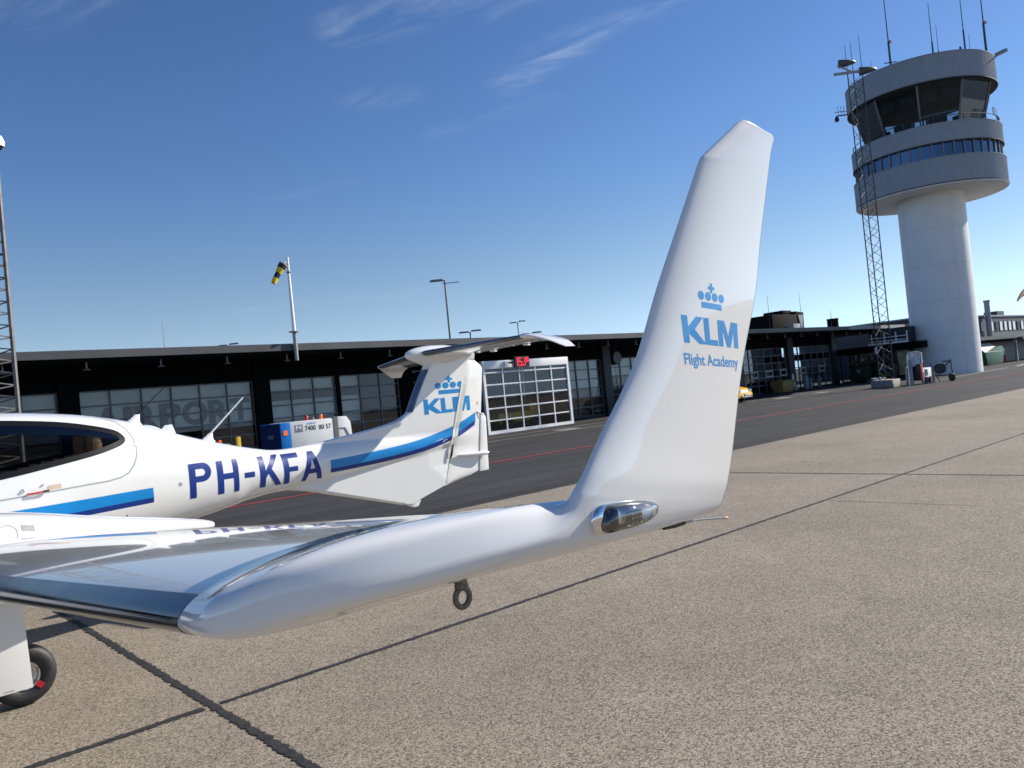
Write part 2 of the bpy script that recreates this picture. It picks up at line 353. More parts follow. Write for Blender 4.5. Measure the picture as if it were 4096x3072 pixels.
INVL = [(-lof(x / 100), x / 100) for x in range(350, 485, 4)]
def g00(t): return 0 if t <= 0 else (.2969 * sqrt(t) - .126 * t - .3516 * t * t + .2843 * t ** 3 - .1036 * t ** 4) / .1 if t < 1 else 0.02
def halfw(x, z):
    zc, h = boom(x); q = abs(z - zc) / max(h, .01)
    n = 2.3 if x < 3 else 2.0
    wb = WB(x) * (1 - min(q, 1) ** n) ** (1 / n)
    if x < 3.3: return wb
    if z > zc:
        le = interp(INVU, z) if z > 1.363 else 3.45
        c = max(1.0, 6.18 - le); bl = (.062 if z < 1.5 else lerp(.062, .052, min(1, (z - 1.5) / .6))) * g00((x - le) / c) * min(1, 1.0) * 2
        bl = min(bl, lerp(.050, .062, min(1, (z - zc) / .15)))
    else:
        le = interp(INVL, -z) if z < .945 else 3.45
        c = max(1.1, 6.0 - le); bl = min(.075 * g00((x - le) / c), lerp(.050, .045, min(1, (zc - z) / .15)))
    p = 3
    return (wb ** p + max(bl, 0) ** p) ** (1 / p)
stations = []
xs = [-2.42, -2.41, -2.38, -2.33, -2.26] + [-2.2 + i * .07 for i in range(20)] + [-.8 + i * .03 for i in range(97)] + [2.11 + i * .06 for i in range(46)]
for x in xs:
    if x <= 4.80: stations.append(((x, lof(x)), (x, upf(x))))
lo_end = [(stations[-1][0])] + [p for p in VB]; up_end = [stations[-1][1]] + FINLE[1:] + [(5.60, 2.215), (5.955, 2.21)]
def along(poly, t):
    L = [0]
    for a, b in zip(poly, poly[1:]): L.append(L[-1] + math.dist(a, b))
    s = t * L[-1]
    for i in range(len(poly) - 1):
        if s <= L[i + 1] + 1e-9:
            k = (s - L[i]) / max(1e-9, L[i + 1] - L[i]); return (lerp(poly[i][0], poly[i + 1][0], k), lerp(poly[i][1], poly[i + 1][1], k))
    return poly[-1]
# top sweeps up the fin first, then along the fin top to the rudder hinge
for i in range(1, 61):
    t = i / 60; stations.append((along(lo_end, t ** 1.3), along(up_end, t)))
NV = 84; rows = []
for (l, u) in stations:
    r = []
    for j in range(NV + 1):
        v = j / NV; v = .5 * v + .5 * (.5 - .5 * cos(pi * v)); x = lerp(l[0], u[0], v); z = lerp(l[1], u[1], v)
        w = 0.0 if j in (0, NV) else max(halfw(x, z), .0015); r.append((x, w, z))
    rows.append(r)
mb = MB(); rings = []
for r in rows: rings.append([A(x, w, z) for x, w, z in r] + [A(x, -w, z) for x, w, z in r[-2:0:-1]])
mb.loft(rings)
fus_full = mb
tmp = mb.build('fuselage', PAINT2, plane, smooth=True, angle=50)
FB = bvh_of(tmp)
# canopy glass area: the skin is cut away under the side windows
WIN = [(-.62, 1.50), (-.35, 1.66), (0, 1.80), (.4, 1.870), (.75, 1.885), (1.05, 1.868), (1.45, 1.822), (1.72, 1.763), (1.875, 1.712), (1.932, 1.664), (1.945, 1.625), (1.922, 1.593), (1.86, 1.566), (1.70, 1.525), (1.42, 1.479), (1.02, 1.422), (.5, 1.375), (0, 1.36), (-.4, 1.39), (-.58, 1.43)]
def smooth_closed(p, k=4):
    n = len(p); o = []
    for i in range(n):
        p0, p1, p2, p3 = p[i - 1], p[i], p[(i + 1) % n], p[(i + 2) % n]
        for j in range(k):
            t = j / k
            o.append(tuple(.5 * (2 * p1[a] + (p2[a] - p0[a]) * t + (2 * p0[a] - 5 * p1[a] + 4 * p2[a] - p3[a]) * t * t + (3 * p1[a] - p0[a] - 3 * p2[a] + p3[a]) * t ** 3) for a in (0, 1)))
    return o
WINO = smooth_closed(WIN); wc = (.62, 1.62)
WINI = []; WINM = []; WINX = []; WINY = []
for i, p in enumerate(WINO):
    a, b = WINO[i - 1], WINO[(i + 1) % len(WINO)]; dx, dy = b[0] - a[0], b[1] - a[1]; l = sqrt(dx * dx + dy * dy); nx, ny = -dy / l, dx / l
    if nx * (wc[0] - p[0]) + ny * (wc[1] - p[1]) < 0: nx, ny = -nx, -ny
    WINI.append((p[0] + nx * .042, p[1] + ny * .042)); WINM.append((p[0] + nx * .02, p[1] + ny * .02)); WINX.append((p[0] - nx * .03, p[1] - ny * .03)); WINY.append((p[0] - nx * .06, p[1] - ny * .06))
def inside(p, poly):
    c = False
    for (x1, y1), (x2, y2) in zip(poly, poly[1:] + poly[:1]):
        if (y1 > p[1]) != (y2 > p[1]) and p[0] < (x2 - x1) * (p[1] - y1) / (y2 - y1) + x1: c = not c
    return c
me = tmp.data; org = Vector(tmp['_o']); bm = bmesh.new(); bm.from_mesh(me)
kill = []
for f in bm.faces:
    cf = f.calc_center_median()
    if abs(cf.y) > .12 and inside((cf.x + org.x, cf.z), WINM if cf.y < 0 else WINO): kill.append(f)
bmesh.ops.delete(bm, geom=kill, context='FACES'); bm.to_mesh(me); bm.free()
fuselage = tmp
for sd in (1, -1):
    pl = (lambda u, v: A(u, 3, v)) if sd > 0 else (lambda u, v: A(u, -3, v)); dr = (0, 1, 0) if sd > 0 else (0, -1, 0)
    nW = len(WINO); ring = ((WINO if sd > 0 else WINX) + WINI, [(i, (i + 1) % nW, nW + (i + 1) % nW, nW + i) for i in range(nW)])
    w = decal('cabin_window', polys(WINI), pl, FB, CANOPY, plane, d=.003, maxlen=.05, direction=dr)
    wf = decal('window_border', ring, pl, FB, FRIT, w, d=.003, maxlen=.05, direction=dr)
# cabin inside
mb = MB(); mb.bb(-.5, 1.9, YC - .42, YC + .42, .80, 1.0); mb.box((1.93, YC, 1.22), (.06, .5, .5)); mb.box((-.45, YC, 1.2), (.1, .85, .5)); mb.build('cabin_floor', CABIN, plane)
def seat(x, lat):
    mb = MB(); mb.box(A(x, lat, 1.10), (.46, .42, .14)); mb.box(A(x + .27, lat, 1.30), (.10, .40, .46), sh=(.05, 0)); s = mb.build('seat', LEATHER, plane, bevel=.03)
    mb = MB(); mb.box(A(x + .36, lat, 1.60), (.085, .21, .20)); mb.build('headrest', LEATHER, s, bevel=.035)
for x, l in ((.1, .28), (.1, -.28), (1.38, .235), (1.38, -.235)): seat(x, l)
# seams, stripes, lettering on the port side (and stripes on the other)
PP = lambda u, v: A(u, 3, v); PS = lambda u, v: A(u, -3, v)
seam = [(1.70, 1.868), (1.82, 1.832), (1.92, 1.782), (1.98, 1.71), (2.012, 1.63), (2.022, 1.55), (2.008, 1.47), (1.975, 1.40), (1.925, 1.345), (1.86, 1.318), (1.756, 1.302), (1.6, 1.297), (1.407, 1.288), (1.0, 1.270), (.4, 1.25), (-.2, 1.25)]
decal('door_seam', strip(seam, .010), PP, FB, GREYGAP, plane, d=.0012, maxlen=.04)
seam2 = [(2.002, 1.565), (2.034, 1.565), (2.034, 1.58), (2.002, 1.58)]
decal('hinge_cap', polys(seam2), PP, FB, PAINT, plane, d=.004)
def quadstrip(top, bot, n=40):
    v = []; f = []
    for i in range(n + 1):
        t = i / n; x = lerp(top[0][0], top[-1][0], t); v.append((x, interp(top, x))); xb = lerp(bot[0][0], bot[-1][0], t); v.append((xb, interp(bot, xb)))
    for i in range(n): f.append((2 * i, 2 * i + 1, 2 * i + 3, 2 * i + 2))
    return v, f
def curve(tab):
    f = smoothtab(tab); n = 40; return [(lerp(tab[0][0], tab[-1][0], i / n), f(lerp(tab[0][0], tab[-1][0], i / n))) for i in range(n + 1)]
fr_top = [(-2.0, 1.0), (1.007, 1.176), (2.118, 1.194)]; fr_mid = [(-2.0, .96), (1.2, 1.085), (2.122, 1.111)]; fr_bot = [(-2.0, .92), (1.2, 1.045), (2.12, 1.068)]
for sd, pl, dr in (('p', PP, (0, 1, 0)), ('s', PS, (0, -1, 0))):
    decal('blue_stripe', quadstrip(fr_top, fr_mid), pl, FB, SKYBLUE, plane, direction=dr)
    decal('navy_stripe', quadstrip(fr_mid, fr_bot), pl, FB, NAVY, plane, direction=dr)
ts_top = curve([(3.930, 1.196), (4.2, 1.207), (4.55, 1.226), (4.9, 1.253), (5.2, 1.292), (5.53, 1.362), (5.62, 1.386)])
ts_mid = curve([(3.935, 1.108), (4.2, 1.116), (4.55, 1.134), (4.9, 1.160), (5.2, 1.196), (5.53, 1.262), (5.62, 1.286)])
ts_bot = curve([(3.940, 1.066), (4.2, 1.073), (4.55, 1.088), (4.9, 1.112), (5.2, 1.146), (5.5, 1.203), (5.60, 1.228)])
def REG():
    k = .060
    P_ = polys([(0, 0), (k, 0), (k, .3), (0, .3)])
    bowl = []
    n = 14
    o = [(k, .3), (.125, .3)] + [(.125 + .083 * sin(pi * i / n), .217 + .083 * cos(pi * i / n)) for i in range(1, n)] + [(.125, .134), (k, .134)]
    i_ = [(k, .248), (.118, .248)] + [(.118 + .034 * sin(pi * i / n), .217 + .031 * cos(pi * i / n)) for i in range(1, n)] + [(.118, .186), (k, .186)]
    m = len(o); bowlvf = (o + i_, [(j, j + 1, m + j + 1, m + j) for j in range(m - 1)])
    H_ = polys([(0, 0), (k, 0), (k, .128), (.158, .128), (.158, 0), (.21, 0), (.21, .3), (.158, .3), (.158, .180), (k, .180), (k, .3), (0, .3)])
    D_ = polys([(0, .115), (.105, .115), (.105, .165), (0, .165)])
    K_ = polys([(0, 0), (k, 0), (k, .085), (.088, .128), (.168, 0), (.232, 0), (.125, .168), (.225, .3), (.160, .3), (k, .155), (k, .3), (0, .3)])
    F_ = polys([(0, 0), (k, 0), (k, .118), (.155, .118), (.155, .166), (k, .166), (k, .252), (.175, .252), (.175, .3), (0, .3)])
    A_ = ([(0, 0), (.056, 0), (.0785, .07), (.1665, .07), (.189, 0), (.245, 0), (.152, .3), (.093, .3), (.0945, .118), (.1505, .118), (.1225, .215)], [(0, 1, 2, 8, 10, 7), (2, 3, 9, 8), (3, 4, 5, 6, 10, 9), (10, 6, 7)])
    return [(merge(P_, bowlvf), .205), (H_, .21), (D_, .105), (K_, .228), (F_, .175), (A_, .245)]
xcur = 2.445; gaps = [.058, .058, .054, .028, .022, 0]; sc = 1.0
tot = sum(w for _, w in REG()) + sum(gaps); kx = (3.845 - 2.445) / tot
for (vf, w), gp in zip(REG(), gaps):
    v = [(xcur + p[0] * kx, lerp(1.042, 1.022, (xcur - 2.445) / 1.4) + p[1] * lerp(1.02, .95, (xcur - 2.445) / 1.4)) for p in vf[0]]
    decal('registration_letter', (v, vf[1]), PP, FB, NAVY, plane, d=.002)
    xcur += (w + gp) * kx
KL_K = [(0, 0), (.24, 0), (.24, .35), (.66, 0), (.98, 0), (.50, .52), (.92, 1), (.60, 1), (.24, .60), (.24, 1), (0, 1)]
KL_L = [(0, 0), (.62, 0), (.62, .21), (.24, .21), (.24, 1), (0, 1)]
KL_M = [(0, 0), (.235, 0), (.235, .64), (.42, 0), (.62, 0), (.805, .64), (.805, 0), (1.04, 0), (1.04, 1), (.70, 1), (.52, .42), (.34, 1), (0, 1)]
def KLM(): 
    o = 0; r = []
    for p, w in ((KL_K, .93), (KL_L, .66), (KL_M, 1.04)):
        r.append([(a + o, b) for a, b in p]); o += w
    return polys(*r), o - 0.0
def CROWN():   # unit: width 1 across the four ovals
    r = [ellipse(.12 + .253 * i, .46, .108, .17) for i in range(4)]
    r.append([(.12, 0), (.88, 0), (.88, .22), (.12, .22)])
    r.append([(.46, .60), (.54, .60), (.54, .74), (.62, .74), (.62, .85), (.54, .85), (.54, .98), (.46, .98), (.46, .85), (.38, .85), (.38, .74), (.46, .74)])
    return polys(*r)
# part of the tail logo sits on the fin, the rest on the rudder
klm, klw = KLM()
def hinge_x(z): return lerp(5.44, 5.955, (z - .705) / (2.21 - .705))
def clipped(vf, zf, keep_left, gap):
    """cut polygons along the hinge line"""
    bm = bmesh.new(); vs = [bm.verts.new((x, y, 0)) for x, y in vf[0]]
    for q in vf[1]: bm.faces.new([vs[i] for i in q])
    n = Vector((1, 0, -(5.955 - 5.44) / (2.21 - .705))); n = Vector((n.x, n.z, 0)).normalized()
    co = Vector((hinge_x(.705) + gap, .705, 0))
    bm.normal_update(); bmesh.ops.triangulate(bm, faces=bm.faces, ngon_method='EAR_CLIP')
    bmesh.ops.bisect_plane(bm, geom=bm.verts[:] + bm.edges[:] + bm.faces[:], plane_co=co, plane_no=n, clear_outer=keep_left, clear_inner=not keep_left)
    bm.verts.index_update(); r = ([(v.co.x, v.co.y) for v in bm.verts], [tuple(v.index for v in f.verts) for f in bm.faces]); bm.free(); return r
tailklm = fit(klm, 5.232, 5.925, 1.552, 1.728); tailcrown = fit(CROWN(), 5.412, 5.835, 1.772, 1.985)
tailstripe = quadstrip([(x, z) for x, z in ts_top], [(x, z) for x, z in ts_mid])
ts_top2 = curve([(5.2, 1.292), (5.53, 1.362), (5.80, 1.44), (6.01, 1.520)]); ts_mid2 = curve([(5.2, 1.196), (5.53, 1.262), (5.80, 1.345), (6.0, 1.425)]); ts_bot2 = curve([(5.2, 1.146), (5.5, 1.203), (5.80, 1.29), (5.98, 1.365)])
decal('tail_logo', clipped(tailklm, 0, True, -.036), PP, FB, SKYBLUE, plane)
decal('tail_crown', clipped(tailcrown, 0, True, -.036), PP, FB, SKYBLUE, plane)
decal('blue_stripe', clipped(tailstripe, 0, True, -.010), PP, FB, SKYBLUE, plane)
decal('navy_stripe', clipped(quadstrip(ts_mid, ts_bot), 0, True, -.010), PP, FB, NAVY, plane)
decal('blue_stripe', clipped(tailstripe, 0, True, -.010), PS, FB, SKYBLUE, plane, direction=(0, -1, 0))
decal('navy_stripe', clipped(quadstrip(ts_mid, ts_bot), 0, True, -.010), PS, FB, NAVY, plane, direction=(0, -1, 0))
# placards, vents, handles on the skin
decal('door_placard', polys([(1.312, 1.298), (1.408, 1.302), (1.408, 1.336), (1.312, 1.332)]), PP, FB, BEIGE, plane)
decal('tail_placard', polys([(5.46, 1.135), (5.545, 1.145), (5.555, 1.195), (5.465, 1.185)]), PP, FB, GREYTXT, plane)
decal('skin_cap', polys(ellipse(2.36, 1.185, .018, .018, 14)), PP, FB, GREYGAP, plane)
rg = []
for i in range(30):
    z = lerp(1.600, 2.075, i / 29); le = interp(INVU, z); q = [.055 * (k / 10) ** 1.8 for k in range(11)]
    rg.append([A(le + a - (.002 if k == 0 else 0), halfw(le + a, z) + .0022 if k else 0, z) for k, a in list(enumerate(q))[::-1]] + [A(le + a, -halfw(le + a, z) - .0022, z) for a in q[1:]])
mb = MB(); mb.loft(rg, closed=False); mb.build('fin_boot', BOOT2, plane, smooth=True, angle=80)
mb = MB(); mb.path([A(1.165, .578, 1.288), A(1.20, .588, 1.289), A(1.275, .584, 1.294)], .0065); mb.build('door_handle', RED, plane, smooth=True)
mb = MB(); mb.path([A(1.275, .584, 1.294), A(1.315, .578, 1.297)], .008); mb.build('handle_grip', BLACK, plane, smooth=True)
h = FB.ray_cast(Vector(A(1.10, 3, 1.33)), Vector((0, 1, 0)))[0]
for (x, z, r, m) in ((1.145, 1.318, .015, CHROME), (1.285, 1.346, .008, CHROME)):
    h = FB.ray_cast(Vector(A(x, 3, z)), Vector((0, 1, 0)))[0]
    mb = MB(); mb.lathe(h, [(0, -.015), (r * .6, -.014), (r, -.006), (r, .004)], axis=(0, 1, 0), n=16); mb.build('lock', m, plane, smooth=True)
# air scoop on the spine
mb = MB(); n = 20
rg = []
for i in range(11):
    t = i / 10; x = lerp(2.17, 2.41, t); zz = upf(x) - .012; hgt = .030 * sin(pi * min(1, t * 1.05)) ** .8 if 0 < t < .96 else .003; wd = .075 * (sin(pi * lerp(.08, .95, t)) ** .6)
    rg.append([A(x, wd * cos(pi * j / 12), zz + hgt * sin(pi * j / 12)) for j in range(13)])
mb.loft(rg, closed=False); mb.build('roof_vent', PAINT, plane, smooth=True)
# aerials on the spine
def blade(p, top, c0, c1, th, name, m=PAINT2):
    mb = MB(); rg = []
    for k in range(7):
        t = k / 6; c = lerp(c0, c1, t ** .6); cx = lerp(p[0], top[0], t); z = lerp(p[2], top[2], t); r = th * (1 - .55 * t)
        rg.append([(cx + c / 2 * cos(a) * (1 if cos(a) < 0 else 1), p[1] + r * sin(a), z) for a in [2 * pi * j / 14 for j in range(14)]])
    mb.loft(rg); return mb.build(name, m, plane, smooth=True, angle=60)
a1 = blade(A(2.10, 0, 1.74), A(2.165, 0, 1.835), .20, .045, .016, 'aerial_base')
mb = MB(); mb.tube(A(2.16, 0, 1.83), A(2.41, 0, 2.055), .0065, .004, 8); mb.build('aerial_whip', BLACK, a1, smooth=True)
a2 = blade(A(2.745, 0, 1.515), A(2.80, 0, 1.60), .20, .04, .014, 'aerial_base')
mb = MB(); mb.tube(A(2.79, 0, 1.59), A(3.145, 0, 1.915), .0095, .0075, 10); mb.build('aerial_whip', PAINT, a2, smooth=True)
mb = MB(); poly = [(2.335, 1.66), (2.39, 1.715), (2.455, 1.717), (2.485, 1.625)]
mb.prism(poly, lambda x, z: A(x, .006, z), lambda x, z: A(x, -.006, z)); mb.build('blade_aerial', PAINT, plane, bevel=.004)
# tail skid
mb = MB(); mb.prism([(4.90, .572), (5.00, .525), (5.055, .53), (5.10, .60), (5.04, .60)], lambda x, z: A(x, .028, z), lambda x, z: A(x, -.028, z)); mb.build('tail_skid', PAINT, plane, bevel=.008)

# ---- rudder
RT = [(.70, 5.452, 5.965), (.78, 5.47, 6.005), (.80, 5.475, 6.03), (1.3, 5.650, 6.105), (1.55, 5.733, 6.135), (2.06, 5.912, 6.205), (2.17, 5.950, 6.09)]
mb = MB(); rg = []
zl = [.705 + (2.165 - .705) * i / 40 for i in range(41)]
RLE = lambda z: hinge_x(z) + .010
RTE = lambda z: interp([(.705, 5.47), (.80, 5.985), (1.3, 6.072), (1.55, 6.118), (2.06, 6.20), (2.11, 6.155), (2.165, 6.06)], z)
for z in zl:
    le, te = RLE(z), RTE(z); w0 = max(halfw(hinge_x(z) - .01, z), .02) * .97 * (1 if z < 1.95 else lerp(1, .55, (z - 1.95) / .22))
    pr = []
    for k in range(9): t = k / 8; pr.append((lerp(le, te, t), w0 * (1 - t) ** .9 * (1 if k else .8) + .004))
    rg.append([A(x, w, z) for x, w in pr] + [A(x, -w, z) for x, w in pr[::-1]])
mb.loft(rg); rudder = mb.build('rudder', PAINT2, plane, smooth=True, angle=45); RB = bvh_of(rudder)
decal('tail_logo', clipped(tailklm, 0, False, .014), PP, RB, SKYBLUE, rudder)
decal('tail_crown', clipped(tailcrown, 0, False, .060), PP, RB, SKYBLUE, rudder)
decal('blue_stripe', clipped(quadstrip(ts_top2, ts_mid2), 0, False, .014), PP, RB, SKYBLUE, rudder)
decal('navy_stripe', clipped(quadstrip(ts_mid2, ts_bot2), 0, False, .014), PP, RB, NAVY, rudder)
decal('warning_disc', polys(ellipse(6.06, 1.555 + .07, .022, .024, 18)), PP, RB, BEIGE, rudder)
# tape along the hinge
tape = quadstrip([(z, 0) for z in (.72, 1.9)], [(z, 0) for z in (.72, 1.9)])
tv = [(hinge_x(lerp(.74, 1.86, i / 30)) + d, lerp(.74, 1.86, i / 30)) for i in range(31) for d in (.012, .050)]
decal('sealing_tape', (tv, [(2 * i, 2 * i + 1, 2 * i + 3, 2 * i + 2) for i in range(30)]), PP, RB, TAPE, rudder, d=.0035)
tv = [(hinge_x(lerp(1.02, 1.86, i / 30)) + d, lerp(1.02, 1.86, i / 30)) for i in range(31) for d in (-.038, -.003)]
decal('hinge_cover', (tv, [(2 * i, 2 * i + 1, 2 * i + 3, 2 * i + 2) for i in range(30)]), PP, FB, PAINT, plane, d=.006)
mb = MB(); mb.path([A(5.545, .052, 1.0), A(5.565, .06, 1.06), A(5.60, .06, 1.17)], [.008, .012, .008]); mb.build('hinge_rod', BLACK, plane, smooth=True)
# trim tab with its fairing and rod
tab = MB(); rg = []
for i in range(13):
    z = lerp(.80, 1.50, i / 12); x0 = lerp(6.000, 6.098, i / 12) ; te = lerp(6.15, 6.185, i / 12) if i < 12 else 6.15; w = .016
    rg.append([A(x0, w, z), A(te, .005, z), A(te, -.005, z), A(x0, -w, z)])
tab.loft(rg); tabo = tab.build('trim_tab', PAINT, plane, bevel=.003)
mb = MB(); mb.tube(A(6.03, .02, 1.52), A(6.12, .03, 1.475), .005); mb.build('tab_link', BLACK, tabo, smooth=True)
mb = MB(); rg = []
for i in range(15):
    t = i / 14; x = lerp(5.625, 6.105, t); r = .034 * min(1, sqrt(max(0.0006, 1 - (1 - min(1, t / .85)) ** 2))) if t < .93 else .030
    cz = lerp(1.035, 1.012, t); rg.append([A(x, .055 + r * 1.2 * cos(2 * pi * j / 16), cz + r * .85 * sin(2 * pi * j / 16)) for j in range(16)])
mb.loft(rg); mb.build('tab_fairing', PAINT, plane, smooth=True)

# ---- tailplane on top, slightly raised to port
def zst(l): return 2.255 + .022 * l
def stab_sec(l, n=26, x0=0., x1=1., grow=0.):
    a = abs(l); le = 5.20 + .285 * a; te = 6.03 + .06 * a; c = te - le; pts = []
    for i in range(n + 1): 
        t = lerp(x0, x1, .5 - .5 * cos(pi * i / n)); pts.append((le + t * c, zst(l) + (.047 * g00(t) * c / .8 * 1.0 + grow) - .03 * t))
    for i in range(n - 1, 0, -1):
        t = lerp(x0, x1, .5 - .5 * cos(pi * i / n)); pts.append((le + t * c, zst(l) - (.040 * g00(t) * c / .8 + grow) - .03 * t))
    return [A(x, l, z) for x, z in pts]
SL = [-1.45 + 2.9 * i / 24 for i in range(25)]
mb = MB(); mb.loft([stab_sec(l) for l in SL]); stab = mb.build('tailplane', PAINT, plane, smooth=True, angle=50)
for sg in (1, -1):                                # drooped tip plates
    mb = MB(); rg = []
    for i in range(15):
        t = i / 14; k = t ** 1.15
        lat = sg * (1.45 + .235 * (sin(min(1, t * 1.6) * pi / 2) * .35 + .65 * t)); z = zst(sg * 1.45) - .03 * 0 - .150 * max(0, t - .06) ** 1.1 / .94
        le = 5.613 + .36 * t; te = lerp(6.117, 6.125, t); c = te - le; th = lerp(.047 * .63, .010, min(1, t * 1.5))
        pr = [(.5 - .5 * cos(pi * j / 14)) for j in range(15)]
        ring = [A(le + q * c, lat + sg * th * g00(q) * min(1, t * 2), z + th * g00(q) * (1 - min(1, t * 1.3)) - .03 * q * (1 - t)) for q in pr] + [A(le + q * c, lat - sg * th * g00(q) * min(1, t * 2), z - th * g00(q) * (1 - min(1, t * 1.3)) - .03 * q * (1 - t)) for q in pr[-2:0:-1]]
        rg.append(ring)
    mb.loft(rg); mb.build('tip_plate', PAINT, stab, smooth=True, angle=60)
for a, b in ((.12, 1.40), (-1.40, -.12)):
    mb = MB(); rg = []
    for i in range(9):
        l = lerp(a, b, i / 8); le = 5.20 + .285 * abs(l); c = 6.03 + .06 * abs(l) - le; pr = []
        for q in [.10 * (1 - k / 8) ** 1.6 for k in range(9)]: pr.append((le + q * c, zst(l) + .047 * g00(q) * c / .8 + .002 - .03 * q))
        for q in [.10 * (k / 8) ** 1.6 for k in range(1, 9)]: pr.append((le + q * c - (.002 if k == 0 else 0), zst(l) - .040 * g00(q) * c / .8 - .002 - .03 * q))
        pr[8] = (le - .002, zst(l)); rg.append([A(x, l, z) for x, z in pr])
    mb.loft(rg, closed=False); mb.build('tailplane_boot', BOOT, stab, smooth=True, angle=80)
    # hinge gap of the elevator, drawn as a thin dark groove below
    mb = MB(); s = 1 if a > 0 else -1
    for l0, l1 in ((.25, 1.38),):
        P0 = 5.20 + .285 * l0 + (6.03 + .06 * l0 - 5.20 - .285 * l0) * .68; P1 = 5.20 + .285 * l1 + (6.03 + .06 * l1 - 5.20 - .285 * l1) * .68
        zl0 = stab_sec(s * l0)[0]
    for l in (.45, 1.0): mb = MB(); mb.box(A(6.0 + .06 * l, s * l, zst(s * l) - .045), (.10, .02, .02)); mb.build('hinge_fairing', PAINT, stab, bevel=.006)
# bullet fairing where fin and tailplane meet, flowing down onto the fin
mb = MB(); rg = []
for i in range(29):
    t = i / 28; x = 5.075 + 1.0 * t; q = sin(pi * min(1, t / .86) / 2) if t < .43 else 1
    prof = sqrt(max(0, 1 - (1 - min(1, t / .42)) ** 2)) * (1 if t < .55 else lerp(1, .35, ((t - .55) / .45) ** 1.2))
    top = 2.245 + .11 * prof; bot = 2.245 - (.10 * prof + .07 * max(0, min(1, (t - .1) / .3))) ; w = .105 * prof + .002
    ring = []
    for j in range(28):
        a = 2 * pi * j / 28; s = sin(a); zc = 2.245; z = zc + (top - zc) * s if s > 0 else zc + (zc - bot) * s
        wz = w * abs(cos(a)) ** .9 * (1 if cos(a) > 0 else -1); 
        if s < 0: wz *= lerp(1, .62, min(1, -s) ** 1.0)
        ring.append(A(x, wz, z))
    rg.append(ring)
mb.loft(rg); mb.build('fin_bullet', PAINT, plane, smooth=True, angle=60)
# ---- wings
def foil(t, m, n=34, p=.42, be=0.):
    up = []; dn = []
    for i in range(n + 1):
        q = .5 - .5 * cos(pi * i / n); y = t * .5 * g00(q) ** (1 - be if q < .3 else 1); c = m * (2 * p * q - q * q) / p ** 2 if q < p else m * (1 - 2 * p + 2 * p * q - q * q) / (1 - p) ** 2
        if i == n: y = .0012
        up.append((q, c + y)); dn.append((q, c - y))
    return up, dn
def ring(le, te, phi, t, m, sg, be=0., n=40):
    up, dn = foil(t, m, n, be=be); L = Vector(le); D = Vector(te) - L; c = D.length; Nn = Vector((0, -sin(phi), cos(phi))); Nn = (Nn - D * (Nn.dot(D) / D.length_squared)).normalized()
    P = [L + D * q + Nn * (h * c) for q, h in up] + [L + D * q + Nn * (h * c) for q, h in dn[-1:0:-1]]
    return [A(v.x, sg * v.y, v.z) for v in P]
def wle(l): return (.364 - .048 * (6.36 - l) if l > 1.9 else .150 - .06 * (1.9 - l), l, 1.399 - .0775 * (6.36 - l))
def wte(l): return (1.30 + .035 * (6.36 - l) if l > 1.9 else 1.456 + .03 * (1.9 - l), l, 1.398 - .0985 * (6.36 - l))
KEY = [  # leading edge, trailing edge, turn of the section, thickness, camber
    ((.365, 6.342, 1.400), (1.300, 6.342, 1.3965), 0, .117, .026, .06),
    ((.363, 6.385, 1.404), (1.300, 6.40, 1.398), 0, .117, .026, .12),
    ((.366, 6.425, 1.410), (1.301, 6.45, 1.399), 1, .117, .026, .26),
    ((.388, 6.458, 1.418), (1.302, 6.490, 1.399), 2, .118, .025, .40),
    ((.440, 6.497, 1.436), (1.304, 6.520, 1.399), 4, .121, .024, .50),
    ((.533, 6.536, 1.448), (1.306, 6.545, 1.399), 7, .126, .021, .54),
    ((.640, 6.564, 1.457), (1.310, 6.560, 1.400), 10, .133, .016, .56),
    ((.745, 6.584, 1.464), (1.315, 6.572, 1.402), 16, .140, .010, .55),
    ((.830, 6.596, 1.466), (1.320, 6.582, 1.405), 26, .140, .005, .48),
    ((.886, 6.602, 1.482), (1.326, 6.590, 1.414), 46, .126, .002, .28),
    ((.909, 6.606, 1.508), (1.332, 6.597, 1.432), 66, .114, 0, .10),
    ((.937, 6.610, 1.540), (1.341, 6.604, 1.462), 77, .109, 0, .02),
    ((.976, 6.6105, 1.585), (1.359, 6.607, 1.51), 84, .107, 0, 0),
    ((1.081, 6.616, 1.707), (1.417, 6.616, 1.69), 86, .103, 0, 0),
    ((1.155, 6.625, 1.840), (1.482, 6.626, 1.846), 86, .103, 0, 0),
    ((1.211, 6.632, 1.936), (1.505, 6.632, 1.94), 86, .103, 0, 0),
    ((1.262, 6.638, 2.022), (1.530, 6.638, 2.026), 86, .103, 0, 0),
    ((1.298, 6.642, 2.083), (1.548, 6.642, 2.086), 86, .104, 0, 0),
    ((1.306, 6.643, 2.094), (1.5515, 6.643, 2.098), 86, .106, 0, 0),
    ((1.320, 6.6435, 2.104), (1.5545, 6.6435, 2.108), 86, .110, 0, 0),
    ((1.365, 6.645, 2.134), (1.5625, 6.645, 2.133), 86, .118, 0, 0),
    ((1.412, 6.647, 2.165), (1.5715, 6.647, 2.155), 86, .125, 0, 0),
    ((1.440, 6.648, 2.183), (1.5755, 6.648, 2.163), 86, .125, 0, 0),
    ((1.450, 6.649, 2.188), (1.5750, 6.649, 2.168), 86, .11, 0, 0),
    ((1.460, 6.649, 2.190), (1.5680, 6.649, 2.1725), 86, .05, 0, 0)]
def wingkeys():
    ks = list(range(len(KEY))); F = []
    for g in range(10):
        val = [(k, (KEY[k][0] + KEY[k][1] + KEY[k][2:])[g]) for k in ks]; F.append(smoothtab(val))
    return F
WF = wingkeys()
tips = {}
